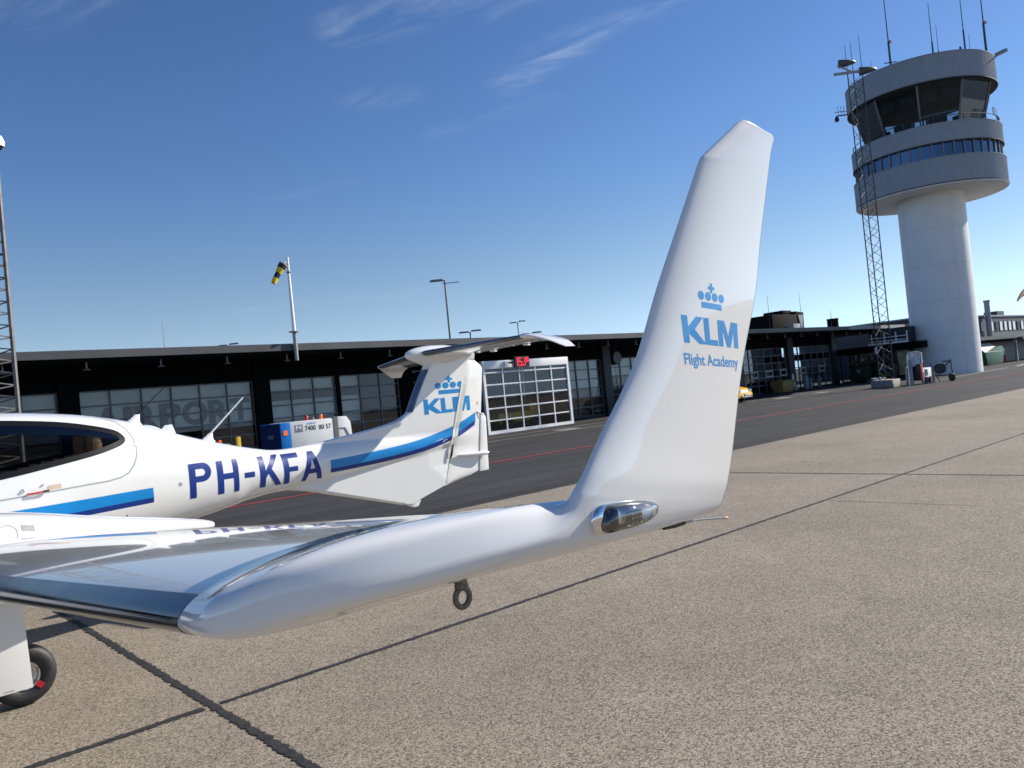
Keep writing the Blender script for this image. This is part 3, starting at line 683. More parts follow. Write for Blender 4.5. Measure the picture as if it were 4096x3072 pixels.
for sg in (1, -1):
    mb = MB(); mb.loft([ring(wle(l), wte(l), 0, lerp(.145, .117, l / 6.34), lerp(.030, .026, l / 6.34), sg) for l in [.35 + (6.34 - .35) * i / 44 for i in range(45)]])
    wing = mb.build('wing', PAINT, plane, smooth=True, angle=60)
    mb = MB(); rg = []
    u = 0
    while u <= len(KEY) - 1 + 1e-6:
        v = [f(u) for f in WF]; k_ = max(0, min(1, (u - 10) / 4)) * .03; v[0] += k_ * .25; v[1] -= k_ * (v[3] - v[0]); rg.append(ring(v[0:3], v[3:6], radians(v[6]), v[7] + .0015, v[8], sg, be=v[9])); u += .1
    mb.loft(rg); tip = mb.build('winglet', PAINT, plane, smooth=True, angle=70); tips[sg] = tip
    # metal leading-edge panel
    mb = MB(); rg = []
    for i in range(60):
        l = lerp(.62, 6.338, i / 59); L, T = Vector(wle(l)), Vector(wte(l)); D = T - L; c = D.length; up, dn = [], []
        t, m, p = lerp(.145, .117, l / 6.34), lerp(.030, .026, l / 6.34), .42
        R = []
        for k in range(25):
            q = .036 * ((k / 24) ** 1.7) ; y = t * .5 * g00(q); cc = m * (2 * p * q - q * q) / p ** 2; R.append((q, cc + y + .0014 / c))
        Rd = []
        for k in range(1, 17):
            q = .035 * ((k / 16) ** 1.7); y = t * .5 * g00(q); cc = m * (2 * p * q - q * q) / p ** 2; Rd.append((q, cc - y - .0014 / c))
        R[0] = (-.0013, 0)
        P = R[::-1] + Rd
        rg.append([A(*(lambda v: (v.x, sg * v.y, v.z))(L + D * q + Vector((0, 0, h * c)))) for q, h in P])
    mb.loft(rg, closed=False); mb.build('leading_edge_panel', BOOT, wing, smooth=True, angle=80)
    # nacelle
    mb = MB(); rg = []
    TOPN = smoothtab([(-1.75, 1.0), (-1.6, 1.12), (-1.1, 1.22), (-.3, 1.31), (.3, 1.32), (.83, 1.262), (1.39, 1.143), (1.8, 1.058), (2.06, .999), (2.10, .985)])
    BOTN = smoothtab([(-1.75, .86), (-1.6, .78), (-1.1, .68), (0, .66), (.8, .70), (1.4, .79), (1.8, .865), (2.06, .922), (2.10, .934)])
    WN = smoothtab([(-1.75, .06), (-1.6, .20), (-1.1, .30), (0, .34), (.8, .30), (1.4, .215), (1.8, .155), (2.06, .118), (2.10, .10)])
    for i in range(70):
        x = lerp(-1.75, 2.10, i / 69); zt, zb, w = TOPN(x), BOTN(x), WN(x); zc = (zt + zb) / 2; h = (zt - zb) / 2; r = []
        for j in range(40):
            a = 2 * pi * j / 40; e = 2 / 2.7; r.append(A(x, sg * (1.69 + w * abs(cos(a)) ** e * (1 if cos(a) > 0 else -1)), zc + h * abs(sin(a)) ** e * (1 if sin(a) > 0 else -1)))
        rg.append(r)
    mb.loft(rg); nac = mb.build('engine_nacelle', PAINT, plane, smooth=True, angle=50)
    if sg > 0:
        NB = bvh_of(nac); pn = lambda u, v: (u, YC - 4, v)
        decal('nacelle_placard', polys([(.895, 1.185), (.965, 1.172), (.964, 1.138), (.894, 1.151)]), pn, NB, GREYTXT, nac, d=.002)
        pt = [(.815 + .055 * cos(a), 1.14 + .055 * sin(a)) for a in [2 * pi * k / 40 for k in range(40)]]
        decal('oil_door_seam', strip(pt, .004, True), pn, NB, GREYGAP, nac, d=.0012)
    # main gear: leg, flat door on its outer side, wheel
    wx, wl = .905, 1.475
    mb = MB(); mb.tube(A(wx - .12, sg * 1.50, .85), A(wx - .08, sg * 1.52, .34), .035, .03, 12); mb.tube(A(wx - .10, sg * 1.52, .36), A(wx, sg * 1.55, .20), .03, .028, 12); mb.tube(A(wx, sg * 1.56, .19), A(wx, sg * 1.42, .19), .022, .022, 12)
    leg = mb.build('gear_leg', GALV, plane, smooth=True, angle=50)
    mb = MB(); poly = [(.48, .12), (.935, .128), (.914, .62), (.905, .86), (.50, .92)]
    mb.prism(poly, lambda x, z: A(x, sg * (1.615 + (z - .12) * .02), z), lambda x, z: A(x, sg * (1.603 + (z - .12) * .02), z)); door = mb.build('gear_door', PAINT2, plane, bevel=.003)
    mb = MB(); mb.bb(.775, .832, YC - sg * 1.6165, YC - sg * 1.614, .139, .146) if sg > 0 else None
    if sg > 0: mb.build('door_marking', GREYTXT, door)
    cw = A(wx, sg * wl, .190); ax = (0, -sg, 0)
    prof = [(.092, -.055), (.105, -.066), (.135, -.076), (.165, -.072), (.182, -.055), (.188, -.03), (.189, 0), (.188, .03), (.182, .055), (.165, .072), (.135, .076), (.105, .066), (.092, .055)]
    mb = MB(); mb.loft([[Vector(cw) + Vector((r * cos(2 * pi * i / 56), -sg * h, max(-.1895, r * sin(2 * pi * i / 56)))) for i in range(56)] for r, h in prof], cap=False); whl = mb.build('wheel', RUBBER, plane, smooth=True, angle=70)
    mb = MB(); mb.lathe(cw, [(.0, -.05), (.092, -.05), (.094, .052), (.088, .062), (.078, .060), (.070, .040), (.045, .034), (.040, .055), (.0, .058)], axis=ax, n=40); mb.build('rim', ALU, whl, smooth=True, angle=40)
    for k in range(6):
        a = 2 * pi * k / 6 + .4; mb = MB(); mb.lathe((cw[0] + .082 * cos(a), cw[1] - sg * .060, cw[2] + .082 * sin(a)), [(0, 0), (.005, 0), (.005, .006), (0, .007)], axis=ax, n=8); mb.build('rim_bolt', STEEL, whl, smooth=True)
    if sg > 0:
        a = radians(-42); mb = MB(); vs = []
        for r, hh in ((.083, .0635), (.096, .0655), (.112, .0715), (.128, .0772)):
            for d in (-.018, .018): vs.append((cw[0] + r * cos(a) - d * sin(a), cw[1] - hh - .001, cw[2] + r * sin(a) + d * cos(a)))
        mb.add(vs, [(0, 1, 3, 2), (2, 3, 5, 4), (4, 5, 7, 6)]); mb.build('slip_mark', RED, whl)
# nose gear (out of the picture, carries the nose)
mb = MB(); mb.tube(A(-1.25, 0, .7), A(-1.2, 0, .17), .035, .03, 12); mb.build('nose_gear_leg', GALV, plane, smooth=True)
mb = MB(); mb.lathe(A(-1.2, 0, .165), [(.05, -.05), (.12, -.06), (.16, -.03), (.165, 0), (.16, .03), (.12, .06), (.05, .05)], axis=(0, 1, 0), n=32); mb.build('wheel', RUBBER, plane, smooth=True)
tip = tips[1]; TB = bvh_of(tip)
# lettering on the outer face of the winglet; the line of text drops a little towards the back
OUTP = lambda u, v: (u, -1.0, v)
def skew(vf, x0, x1, zl0, zl1, zr0, zr1, dx=0.004):
    v, f = fit(vf, 0, 1, 0, 1)
    return [(lerp(x0, x1, a) + dx * (1 - b) , lerp(lerp(zl0, zr0, a), lerp(zl1, zr1, a), b)) for a, b in v], f
WG = tip
decal('winglet_logo', skew(KLM()[0], 1.204, 1.396, 1.7375, 1.789, 1.7205, 1.771), OUTP, TB, LOGOBLUE, WG, d=.00025, maxlen=.012)
decal('winglet_crown', skew(CROWN(), 1.259, 1.347, 1.803, 1.852, 1.795, 1.844, 0.0), OUTP, TB, LOGOBLUE, WG, d=.00025, maxlen=.012)
decal('winglet_lettering', skew(text_tris('Flight Academy', .018), 1.203, 1.395, 1.690, 1.7185, 1.675, 1.7035), OUTP, TB, LOGOBLUE, WG, d=.00025, maxlen=.012)
# seam between tip shell and wing skin
DOWN = (0, 0, -1)
pts = [(lerp(.385, .84, (i / 40) ** 1.4), 6.40 + .155 * ((lerp(.385, .84, (i / 40) ** 1.4) - .385) / .455) ** .8) for i in range(41)]
decal('tip_seam', strip(pts, .004), lambda u, l: A(u, l, 1.8), TB, GREYGAP, WG, d=.0009, maxlen=.02, direction=DOWN)
pts = [(lerp(.45, 1.28, i / 40), 6.432) for i in range(41)]
# position and strobe light on the tip
def P6(x, l, z): return A(x, l, z)
h = TB.ray_cast(Vector((1.02, -1, 1.452)), Vector((0, 1, 0)))[0]; ly = YC - h.y
def pod(x0, x1, half, bulge, n=24, sq=2.4, back=.012, slant=0.):
    rg = []
    for i in range(n + 1):
        t = i / n; x = lerp(x0, x1, t); f = min(1, max(0, 1 - (1 - t / .16) ** 2)) ** .5 if t < .16 else (1 if t < .32 else max(0, 1 - ((t - .32) / .68) ** 2.3) ** .5); f = max(f, .04)
        yy = []
        for j in range(28):
            a = 2 * pi * j / 28; co, si = cos(a), sin(a); r1 = abs(co) ** (2 / sq) * (1 if co > 0 else -1); r2 = abs(si) ** (2 / sq) * (1 if si > 0 else -1)
            yy.append(A(x + slant * r2, ly + (bulge * f * r1 if r1 > 0 else back * r1), 1.4525 - .006 * (t - .5) + half * f * r2))
        rg.append(yy)
    return rg
mb = MB(); mb.loft(pod(.922, 1.094, .0255, .012)); lamp = mb.build('position_light', CHROME, plane, smooth=True, angle=60)
mb = MB(); mb.loft(pod(.933, 1.090, .0232, .028, back=.002, slant=.004)); mb.build('lens', LENS, lamp, smooth=True, angle=60)
mb = MB(); mb.box(A(1.009, ly + .0165, 1.449), (.028, .008, .022), rz=-.25); board = mb.build('led_board', BLACK, lamp)
mb = MB()
for i in range(3):
    for k in range(3): mb.box(A(1.001 + .0085 * i, ly + .0212 + (i - 1) * .002, 1.441 + .008 * k), (.004, .002, .004))
mb.build('led_chip', mat('led chip yellow', (.75, .62, .12), .3), lamp)
mb = MB(); mb.box(A(.956, ly + .012, 1.452), (.024, .016, .036)); mb.build('red_lens_block', mat('dark red lens', (.05, .012, .012), .15), lamp, bevel=.004)
mb = MB(); mb.loft(pod(.961, 1.085, .020, .0135, back=.002)); mb.build('reflector', mat('satin reflector', (.82, .82, .82), .22, metal=.8), lamp, smooth=True)
# tie-down eye, static wick, aileron slot at the lower edge
mb = MB(); c = Vector(A(.764, 6.47, 1.3535)); rr, r2 = .0152, .0048; rings = []
for i in range(36):
    a = 2 * pi * i / 36; o = c + Vector((rr * cos(a) * .93, 0, rr * sin(a))); d = Vector((cos(a), 0, sin(a))); rings.append([o + d * r2 * cos(b) + Vector((0, r2 * 1.1 * sin(b), 0)) for b in [2 * pi * j / 12 for j in range(12)]])
mb.loft(rings + [rings[0]], cap=False); mb.lathe(A(.764, 6.47, 1.3665), [(0, 0), (.011, 0), (.012, .006), (.006, .03)], n=16); mb.build('tie_down_eye', STEEL, plane, smooth=True, angle=60)
mb = MB(); mb.box(A(1.235, 6.545, 1.392), (.055, .010, .007)); mb.path([A(1.20, 6.545, 1.390), A(1.235, 6.545, 1.3885), A(1.265, 6.545, 1.388)], [.004, .0052, .004]); wick = mb.build('static_wick', BLACK, plane, smooth=True)
mb = MB(); mb.path([A(1.262, 6.545, 1.3882), A(1.31, 6.545, 1.3865), A(1.36, 6.545, 1.380), A(1.405, 6.545, 1.3735)], .0024); mb.build('wick_rod', RODM, wick, smooth=True)
mb = MB(); mb.path([A(1.403, 6.545, 1.3738), A(1.413, 6.545, 1.372)], .0031); mb.build('wick_tip', COPPER, wick, smooth=True)
mb = MB(); mb.path([A(1.03, 6.50, 1.3905), A(1.12, 6.52, 1.3885), A(1.21, 6.54, 1.3895)], [.0008, .0025, .0015]); mb.build('aileron_slot', BLACK, plane, smooth=True)
# ================================================================== ground
def ground_mat(name, cols, sp, blotch, bump, streak=0.0, slab=0.0):
    m = bpy.data.materials.new(name); m.use_nodes = True; t = m.node_tree; b = t.nodes['Principled BSDF']; b.inputs['Roughness'].default_value = .9; b.inputs['Specular IOR Level'].default_value = .25
    g = N(t, 'ShaderNodeNewGeometry'); P = g.outputs['Position']; sepP = N(t, 'ShaderNodeSeparateXYZ'); t.links.new(P, sepP.inputs[0])
    def noise(scale, detail, rough=.55, vec=P):
        n = N(t, 'ShaderNodeTexNoise'); n.inputs['Scale'].default_value = scale; n.inputs['Detail'].default_value = detail; n.inputs['Roughness'].default_value = rough; t.links.new(vec, n.inputs['Vector']); return n.outputs[0]
    def rng(v, a, b_, c, d):
        r = N(t, 'ShaderNodeMapRange'); r.inputs[1].default_value = a; r.inputs[2].default_value = b_; r.inputs[3].default_value = c; r.inputs[4].default_value = d; t.links.new(v, r.inputs[0]); return r.outputs[0]
    vo = N(t, 'ShaderNodeTexVoronoi'); vo.inputs['Scale'].default_value = sp; t.links.new(P, vo.inputs['Vector'])
    sp_ = N(t, 'ShaderNodeSeparateColor'); t.links.new(vo.outputs['Color'], sp_.inputs[0])
    ramp = N(t, 'ShaderNodeValToRGB'); e = ramp.color_ramp.elements
    e[0].position = 0; e[0].color = (*cols[0], 1); e[1].position = 1; e[1].color = (*cols[-1], 1)
    for i, c in enumerate(cols[1:-1]): x = e.new((i + 1) / (len(cols) - 1)); x.color = (*c, 1)
    v0 = M(t, 'ADD', M(t, 'MULTIPLY', sp_.outputs[0], .65), M(t, 'MULTIPLY', noise(sp * .55, 3, .7), .5)); t.links.new(M(t, 'SUBTRACT', v0, .08), ramp.inputs[0])
    k = M(t, 'MULTIPLY', rng(noise(.35, 4), .3, .7, 1 - blotch, 1 + blotch), rng(noise(2.3, 5), .3, .7, 1 - blotch * .6, 1 + blotch * .6))
    if streak:
        mp = N(t, 'ShaderNodeMapping'); mp.inputs['Scale'].default_value = (.05, 1.2, 1); t.links.new(P, mp.inputs['Vector']); k = M(t, 'MULTIPLY', k, rng(noise(1, 4, .6, mp.outputs[0]), .35, .65, 1 - streak, 1 + streak))
        mp = N(t, 'ShaderNodeMapping'); mp.inputs['Scale'].default_value = (.25, 6, 1); t.links.new(P, mp.inputs['Vector']); k = M(t, 'MULTIPLY', k, rng(noise(1, 3, .6, mp.outputs[0]), .35, .65, 1 - streak * .5, 1 + streak * .5))
    if slab:
        sx = M(t, 'FLOOR', M(t, 'DIVIDE', M(t, 'SUBTRACT', sepP.outputs[0], 1.67), 4.97)); sy = M(t, 'FLOOR', M(t, 'DIVIDE', M(t, 'SUBTRACT', sepP.outputs[1], 4.845), 5.02))
        cc = N(t, 'ShaderNodeCombineXYZ'); t.links.new(sx, cc.inputs[0]); t.links.new(sy, cc.inputs[1]); wn = N(t, 'ShaderNodeTexWhiteNoise'); t.links.new(cc.outputs[0], wn.inputs['Vector'])
        k = M(t, 'MULTIPLY', k, rng(wn.outputs['Value'], 0, 1, 1 - slab, 1 + slab))
        k = M(t, 'MULTIPLY', k, rng(noise(.9, 7, .72), .62, .74, 1, .82))
    # a few pale scuffs
    mp = N(t, 'ShaderNodeMapping'); mp.inputs['Rotation'].default_value = (0, 0, .5); mp.inputs['Scale'].default_value = (1.1, 6, 1); t.links.new(P, mp.inputs['Vector'])
    sc = rng(noise(1.0, 6, .7, mp.outputs[0]), .62, .8, 0, .45)
    sv = N(t, 'ShaderNodeVectorMath', operation='SCALE'); t.links.new(ramp.outputs[0], sv.inputs[0]); t.links.new(M(t, 'ADD', k, sc), sv.inputs['Scale']); t.links.new(sv.outputs[0], b.inputs['Base Color'])
    bp = N(t, 'ShaderNodeBump'); bp.inputs['Strength'].default_value = bump; bp.inputs['Distance'].default_value = .004; t.links.new(noise(sp * .8, 4, .7), bp.inputs['Height']); t.links.new(bp.outputs[0], b.inputs['Normal'])
    return m
CONCRETE = ground_mat('exposed aggregate concrete', [(.048, .041, .033), (.135, .115, .089), (.28, .242, .19), (.38, .33, .262), (.55, .49, .40)], 120, .11, .8, slab=.055)
ASPHALT = ground_mat('asphalt', [(.022, .0215, .022), (.036, .0355, .036), (.057, .056, .056)], 60, .14, .3, streak=.28)
BITUM = mat('joint bitumen', (.022, .022, .024), .75, var=.5, vscale=14, bump=.4, bscale=60)
REDLINE = mat('red line paint', (.42, .035, .045), .6, var=.25, vscale=4)
KERB = mat('pale kerb concrete', (.30, .29, .27), .8, var=.2, vscale=2)
def sheet(name, x0, x1, y0, y1, z, m, kind='structure'):
    mb = MB(); mb.add([(x0, y0, z), (x1, y0, z), (x1, y1, z), (x0, y1, z)], [(0, 1, 2, 3)]); return tag(mb.build(name, m, fixn=False), kind=kind)
sheet('ground', -1500, 1500, -1500, 1500, -.004, ASPHALT)
sheet('concrete_apron', -300, 400, -300, 9.87, 0, CONCRETE)
def ragged(name, a, b, wmin, wmax, m, z=.004, step=.05, rag=.5):
    a, b = Vector(a), Vector(b); L = (b - a).length; d = (b - a) / L; nn = Vector((-d.y, d.x)); n = int(L / step); vs = []; w1 = w2 = (wmin + wmax) / 4
    for i in range(n + 1):
        p = a + d * (L * i / n)
        w1 = lerp(w1, random.uniform(wmin, wmax) / 2, rag); w2 = lerp(w2, random.uniform(wmin, wmax) / 2, rag)
        vs += [(p.x + nn.x * w1, p.y + nn.y * w1, z), (p.x - nn.x * w2, p.y - nn.y * w2, z)]
    mb = MB(); mb.add(vs, [(2 * i, 2 * i + 1, 2 * i + 3, 2 * i + 2) for i in range(n)]); return tag(mb.build(name, m, fixn=False), kind='structure')
JA = 4.845
ragged('expansion_joint', (-6, JA), (1.62, JA), .035, .085, BITUM, step=.013, rag=.6)
ragged('expansion_joint', (1.72, JA), (60, JA - .01), .025, .07, BITUM, step=.02, rag=.5)
ragged('expansion_joint', (1.672, -4), (1.672, 9.8), .022, .085, BITUM, step=.013, rag=.6, z=.0045)
ragged('expansion_joint', (11.60, -6), (11.62, 9.8), .03, .05, BITUM, step=.06, z=.005)
ragged('pavement_crack', (9.28, 3.1), (9.28, 4.78), .004, .02, BITUM, step=.03)
ragged('concrete_edge', (-60, 9.87), (200, 9.87), .02, .07, BITUM, z=.003, step=.12)
sheet('red_line', -40, 160, 15.66, 15.80, .004, REDLINE)
sheet('kerb_strip', 5, 62, 23.2, 23.34, .006, KERB); sheet('kerb_strip', 5, 62, 25.2, 25.34, .006, KERB)
WLINE = mat('worn white line', (.34, .34, .33), .7, var=.3, vscale=3)
mb = MB(); mb.add([(52, 19.4, .004), (52, 19.55, .004), (74, 21.6, .004), (74, 21.4, .004)], [(0, 3, 2, 1)]); tag(mb.build('white_line', WLINE, fixn=False), kind='structure')
mb = MB(); mb.add([(76, 21.2, .004), (76, 21.6, .004), (100, 26.0, .004), (100, 25.5, .004)], [(0, 3, 2, 1)]); tag(mb.build('white_line', WLINE, fixn=False), kind='structure')
for x in (23.6, 41.5, 46.2):
    mb = MB(); mb.bb(x, x + 1.2, 23.6, 24.3, .001, .012); tag(mb.build('drain_cover', KERB), 'pale drain cover between the two kerb strips in front of the glazed hall', 'drain cover', 'drain covers along the kerb strips')

# ================================================================== terminal hall
hall = thing('airport_hall', (30, 31, 0), 'long low black airport hall with glazed bays under a flat overhanging roof', 'building')
XL, XR = -14.5, 64.0; YF = 31.0; YB = 45.5
mb = MB(); mb.bb(XL, 70.3, 27.42, 46, 4.19, 4.40); roof = mb.build('roof', ROOFM, hall)
mb = MB(); mb.bb(XL, 58.8, 27.30, 27.42, 4.17, 4.43); mb.build('roof_edge', FASC, roof)
mb = MB(); mb.bb(58.81, 69.0, 27.30, 27.42, 4.17, 4.43); mb.build('light_roof_edge', FASCL, roof)
mb = MB(); mb.bb(69.0, 70.3, 27.30, 27.42, 4.10, 4.46); mb.build('roof_end', BLK, roof)
mb = MB(); mb.bb(XL, 70.2, 27.45, 45.9, 4.08, 4.185); mb.build('soffit', BLK, hall)
mb = MB(); mb.bb(XL, XR, 30.9, 31.15, 3.32, 4.08); mb.build('frieze', BLK, hall)
mb = MB(); mb.bb(XL, XR, 30.92, 31.2, 0, .12); mb.build('plinth', NVY, hall)
mb = MB(); mb.bb(XL, 83, YB, YB + .2, 0, 3.0); mb.bb(XL, 76, YB, YB + .2, 3.0, 4.1); mb.bb(XL - .2, XL, 31, YB, 0, 4.1); mb.build('back_wall', BLK, hall)
mb = MB(); mb.bb(XL, 56, 34.5, 34.6, .02, 4.05); mb.bb(56, 56.1, 31.5, YB, .02, 4.05); mb.build('inner_wall', GDARK, hall)
mb = MB(); mb.bb(XL, 70, 31.2, YB, .002, .02); mb.build('hall_floor', FLOOR, hall)
COLS = [6.70 + 7.05 * k for k in range(-3, 9)]
for x in COLS:
    if 22.4 < x < 28.4: continue
    w = .32 if x < 50 else .42
    mb = MB(); mb.bb(x - w, x + w, 30.70, 31.05, 0, 4.08); mb.build('column', NVY if x > 25 else BLK, hall)
ROWS = [.10, .62, 1.17, 1.70, 2.22, 2.77, 3.30]
def bay(x0, x1, nm, rows=ROWS, glass=GLASS, blind=None, fr=FRAME, y=YF, split=None, pframes=()):
    mb = MB(); w = .026
    xs = [lerp(x0, x1, i / nm) for i in range(nm + 1)]
    for x in xs: mb.bb(x - w, x + w, y - .05, y + .05, rows[0], rows[-1])
    for z in rows:
        for a, b in zip(xs, xs[1:]): mb.bb(a + w, b - w, y - .045, y + .045, z - w, z + w)
    f = mb.build('window_bay', fr, hall)
    mb = MB(); mb.add([(x0, y, rows[0]), (x1, y, rows[0]), (x1, y, rows[-1]), (x0, y, rows[-1])], [(0, 1, 2, 3)]); mb.build('pane', glass, f, fixn=False)
    if blind:
        mb = MB()
        for a, b, z0, z1 in blind: mb.bb(a, b, y + .14, y + .16, z0, z1)
        mb.build('blind', BLIND, f)
    for i, j in pframes:
        mb = MB(); a, b = xs[i] + .02, xs[i + 1] - .02; c, d = rows[j] + .02, rows[j + 1] - .02; k = .10
        mb.bb(a, b, y - .07, y - .052, c, c + k); mb.bb(a, b, y - .07, y - .052, d - k, d); mb.bb(a, a + k, y - .07, y - .052, c + k, d - k); mb.bb(b - k, b, y - .07, y - .052, c + k, d - k); mb.build('pane_frame', FRAMEP, f)
    return f
bay(-.05, 6.36, 6, blind=[(.1, 6.30, 2.05, 3.28)])
b1 = bay(6.99, 13.43, 6, blind=[(7.02, 13.40, 1.52, 3.28)])
bay(14.05, 17.16, 3, blind=[(14.1, 17.1, 2.85, 3.28), (14.1, 17.1, 1.25, 2.42)]); mb = MB(); mb.bb(17.18, 17.36, 30.85, 31.05, 0, 3.32); mb.build('column', BLK, hall)
bay(17.38, 20.46, 3, blind=[(17.4, 18.4, 2.85, 3.28), (17.4, 18.4, 1.25, 2.42)])
bay(21.1, 27.5, 6)
bay(28.2, 34.6, 6, blind=[(31.6, 34.5, 1.2, 3.28)]); bay(35.25, 41.6, 6, blind=[(35.3, 38.6, 2.3, 3.28)]); bay(42.3, 48.7, 6)
bay(49.45, 55.6, 6, pframes=((1, 2), (3, 2), (5, 2)))
bay(56.5, 62.7, 6, glass=GLASSC, pframes=((1, 2), (4, 2)))
mb = MB(); mb.bb(56.5, 62.7, 31.02, 31.1, 2.26, 2.70); mb.build('transom_panel', BLK, hall)
mb = MB(); mb.bb(74, 96, YB + .05, YB + .09, 3.02, 3.10); mb.build('clerestory_frame', FRAME, hall)
# AIRPORT behind the glass
air = thing('airport_lettering', (10.4, 31.1, 1.7), 'big grey letters reading AIRPORT behind the glass of the hall', 'lettering')
cx = 7.47
for ch, w in (('A', 1.0), ('I', .34), ('R', .86), ('P', .82), ('O', .98), ('R', .86), ('T', .80)):
    v, f = fit(text_tris(ch, .045), cx, cx + w, 1.76, 2.68)
    mb = MB(); n = len(v); mb.add([(a, 31.125, b) for a, b in v] + [(a, 31.135, b) for a, b in v], f + [tuple(i + n for i in q[::-1]) for q in f]); mb.build('letter', BLINDT, air); cx += w + .029
# the bright door box standing forward of the glass
portal = thing('hangar_door', (25.65, 27.6, 0), 'white framed glass hangar door box standing forward of the black hall', 'hangar door')
PX0, PX1 = 22.84, 28.44; PR = [.14, .62, 1.18, 1.72, 2.27, 2.83, 2.99]
mb = MB(); mb.bb(PX0, PX1, 27.60, 27.80, 3.0, 3.37); mb.build('header', WHITE, portal, bevel=.01)
mb = MB(); mb.bb(PX0, PX0 + .14, 27.60, 27.76, .0, 3.0); mb.bb(PX1 - .14, PX1, 27.60, 27.76, .0, 3.0); mb.bb(PX0 + .14, PX1 - .14, 27.60, 27.76, .0, .14); mb.build('frame', WHITE, portal)
pxs = [22.98, 24.05, 25.10, 26.15, 27.22, 28.30]
mb = MB()
for x in pxs[1:-1]: mb.bb(x - .03, x + .03, 27.63, 27.72, .14, 3.0)
for z in PR[1:-1]:
    for a, b in zip(pxs, pxs[1:]): mb.bb(a + .03, b - .03, 27.635, 27.715, z - .03, z + .03)
g_ = mb.build('door_grid', WHITE, portal)
mb = MB(); mb.add([(PX0 + .1, 27.68, .12), (PX1 - .1, 27.68, .12), (PX1 - .1, 27.68, 3.02), (PX0 + .1, 27.68, 3.02)], [(0, 1, 2, 3)]); mb.build('pane', GLASS, g_, fixn=False)
mb = MB(); mb.bb(PX0, PX1, 27.8, 30.9, 3.25, 3.35); mb.bb(PX0, PX0 + .08, 27.8, 30.9, 0, 3.25); mb.bb(PX1 - .08, PX1, 27.8, 30.9, 0, 3.25); mb.build('box_wall', GDARK, portal)
mb = MB(); mb.bb(24.15, 24.55, 27.50, 27.6, 3.02, 3.33); mb.build('header_panel', WHITE, portal, bevel=.01)
sg_ = thing('temperature_display', (25.2, 27.5, 3.25), 'black digital display with red 15.1 degrees on the white door header', 'display')
mb = MB(); mb.bb(24.76, 25.66, 27.46, 27.595, 3.0, 3.50); mb.build('display_case', BLACK, sg_)
def seg(ch, x, z, w, h, t, mb):
    S7 = {'1': 'bc', '5': 'afgcd'}
    R = {'a': (x, x + w, z + h - t, z + h), 'g': (x, x + w, z + h / 2 - t / 2, z + h / 2 + t / 2), 'd': (x, x + w, z, z + t), 'f': (x, x + t, z + h / 2, z + h), 'e': (x, x + t, z, z + h / 2), 'b': (x + w - t, x + w, z + h / 2, z + h), 'c': (x + w - t, x + w, z, z + h / 2)}
    for s in S7[ch]: a, b, c, d = R[s]; mb.bb(a, b, 27.445, 27.458, c, d)
mb = MB(); seg('1', 24.78, 3.05, .13, .40, .035, mb); seg('5', 24.97, 3.05, .20, .40, .035, mb); mb.bb(25.21, 25.27, 27.445, 27.458, 3.05, 3.11); seg('1', 25.24, 3.05, .14, .40, .035, mb)
for a, b, c, d in ((25.44, 25.60, 3.40, 3.45), (25.44, 25.60, 3.23, 3.28), (25.44, 25.49, 3.28, 3.40), (25.55, 25.60, 3.28, 3.40)): mb.bb(a, b, 27.445, 27.458, c, d)
mb.build('digits', LED, sg_)
camo = thing('security_camera', (24.35, 27.45, 3.25), 'small dark security camera on the white door header', 'camera')
mb = MB(); mb.tube((24.35, 27.5, 3.26), (24.35, 27.36, 3.24), .02); mb.box((24.37, 27.30, 3.22), (.10, .22, .09), rz=.6); mb.build('camera_body', BLACK, camo, bevel=.01)
# clock
ck = thing('wall_clock', (35.6, 30.6, 3.3), 'round dark clock hanging in front of the hall beside the dark column', 'clock')
mb = MB(); mb.lathe((35.75, 30.62, 3.32), [(0, 0), (.38, 0), (.40, .05), (.40, .32), (0, .32)], axis=(0, 1, 0), n=36); mb.build('clock_case', NVY, ck, smooth=True)
mb = MB(); mb.lathe((35.75, 30.612, 3.32), [(0, -.006), (.35, -.006), (.35, .006), (0, .006)], axis=(0, 1, 0), n=36); mb.build('dial', mat('dim clock dial', (.14, .15, .16), .5), ck, smooth=True)
mb = MB(); mb.box((35.70, 30.60, 3.39), (.02, .006, .2)); mb.box((35.66, 30.596, 3.36), (.20, .006, .02)); mb.build('hands', BLACK, ck)
mb = MB(); mb.tube((35.75, 30.78, 3.7), (35.75, 30.78, 4.1), .03); mb.build('stem', NVY, ck)
# pendant lamps along the eaves
for k in range(-3, 26):
    x = 6.62 + 2.287 * k
    if 24.2 < x < 26.2: continue
    t_ = thing('pendant_lamp', (x, 27.75, 4.08), 'small grey lamp on a thin stem under the roof edge', 'lamp', 'pendant lamps under the roof edge')
    mb = MB(); mb.tube((x, 27.75, 4.09), (x, 27.75, 3.86), .022, .022, 6); mb.build('stem', GALV, t_); mb = MB(); mb.lathe((x, 27.75, 3.82), [(0, 0), (.11, 0), (.12, .02), (.03, .06), (0, .06)], n=14); mb.build('shade', GALV, t_, smooth=True)
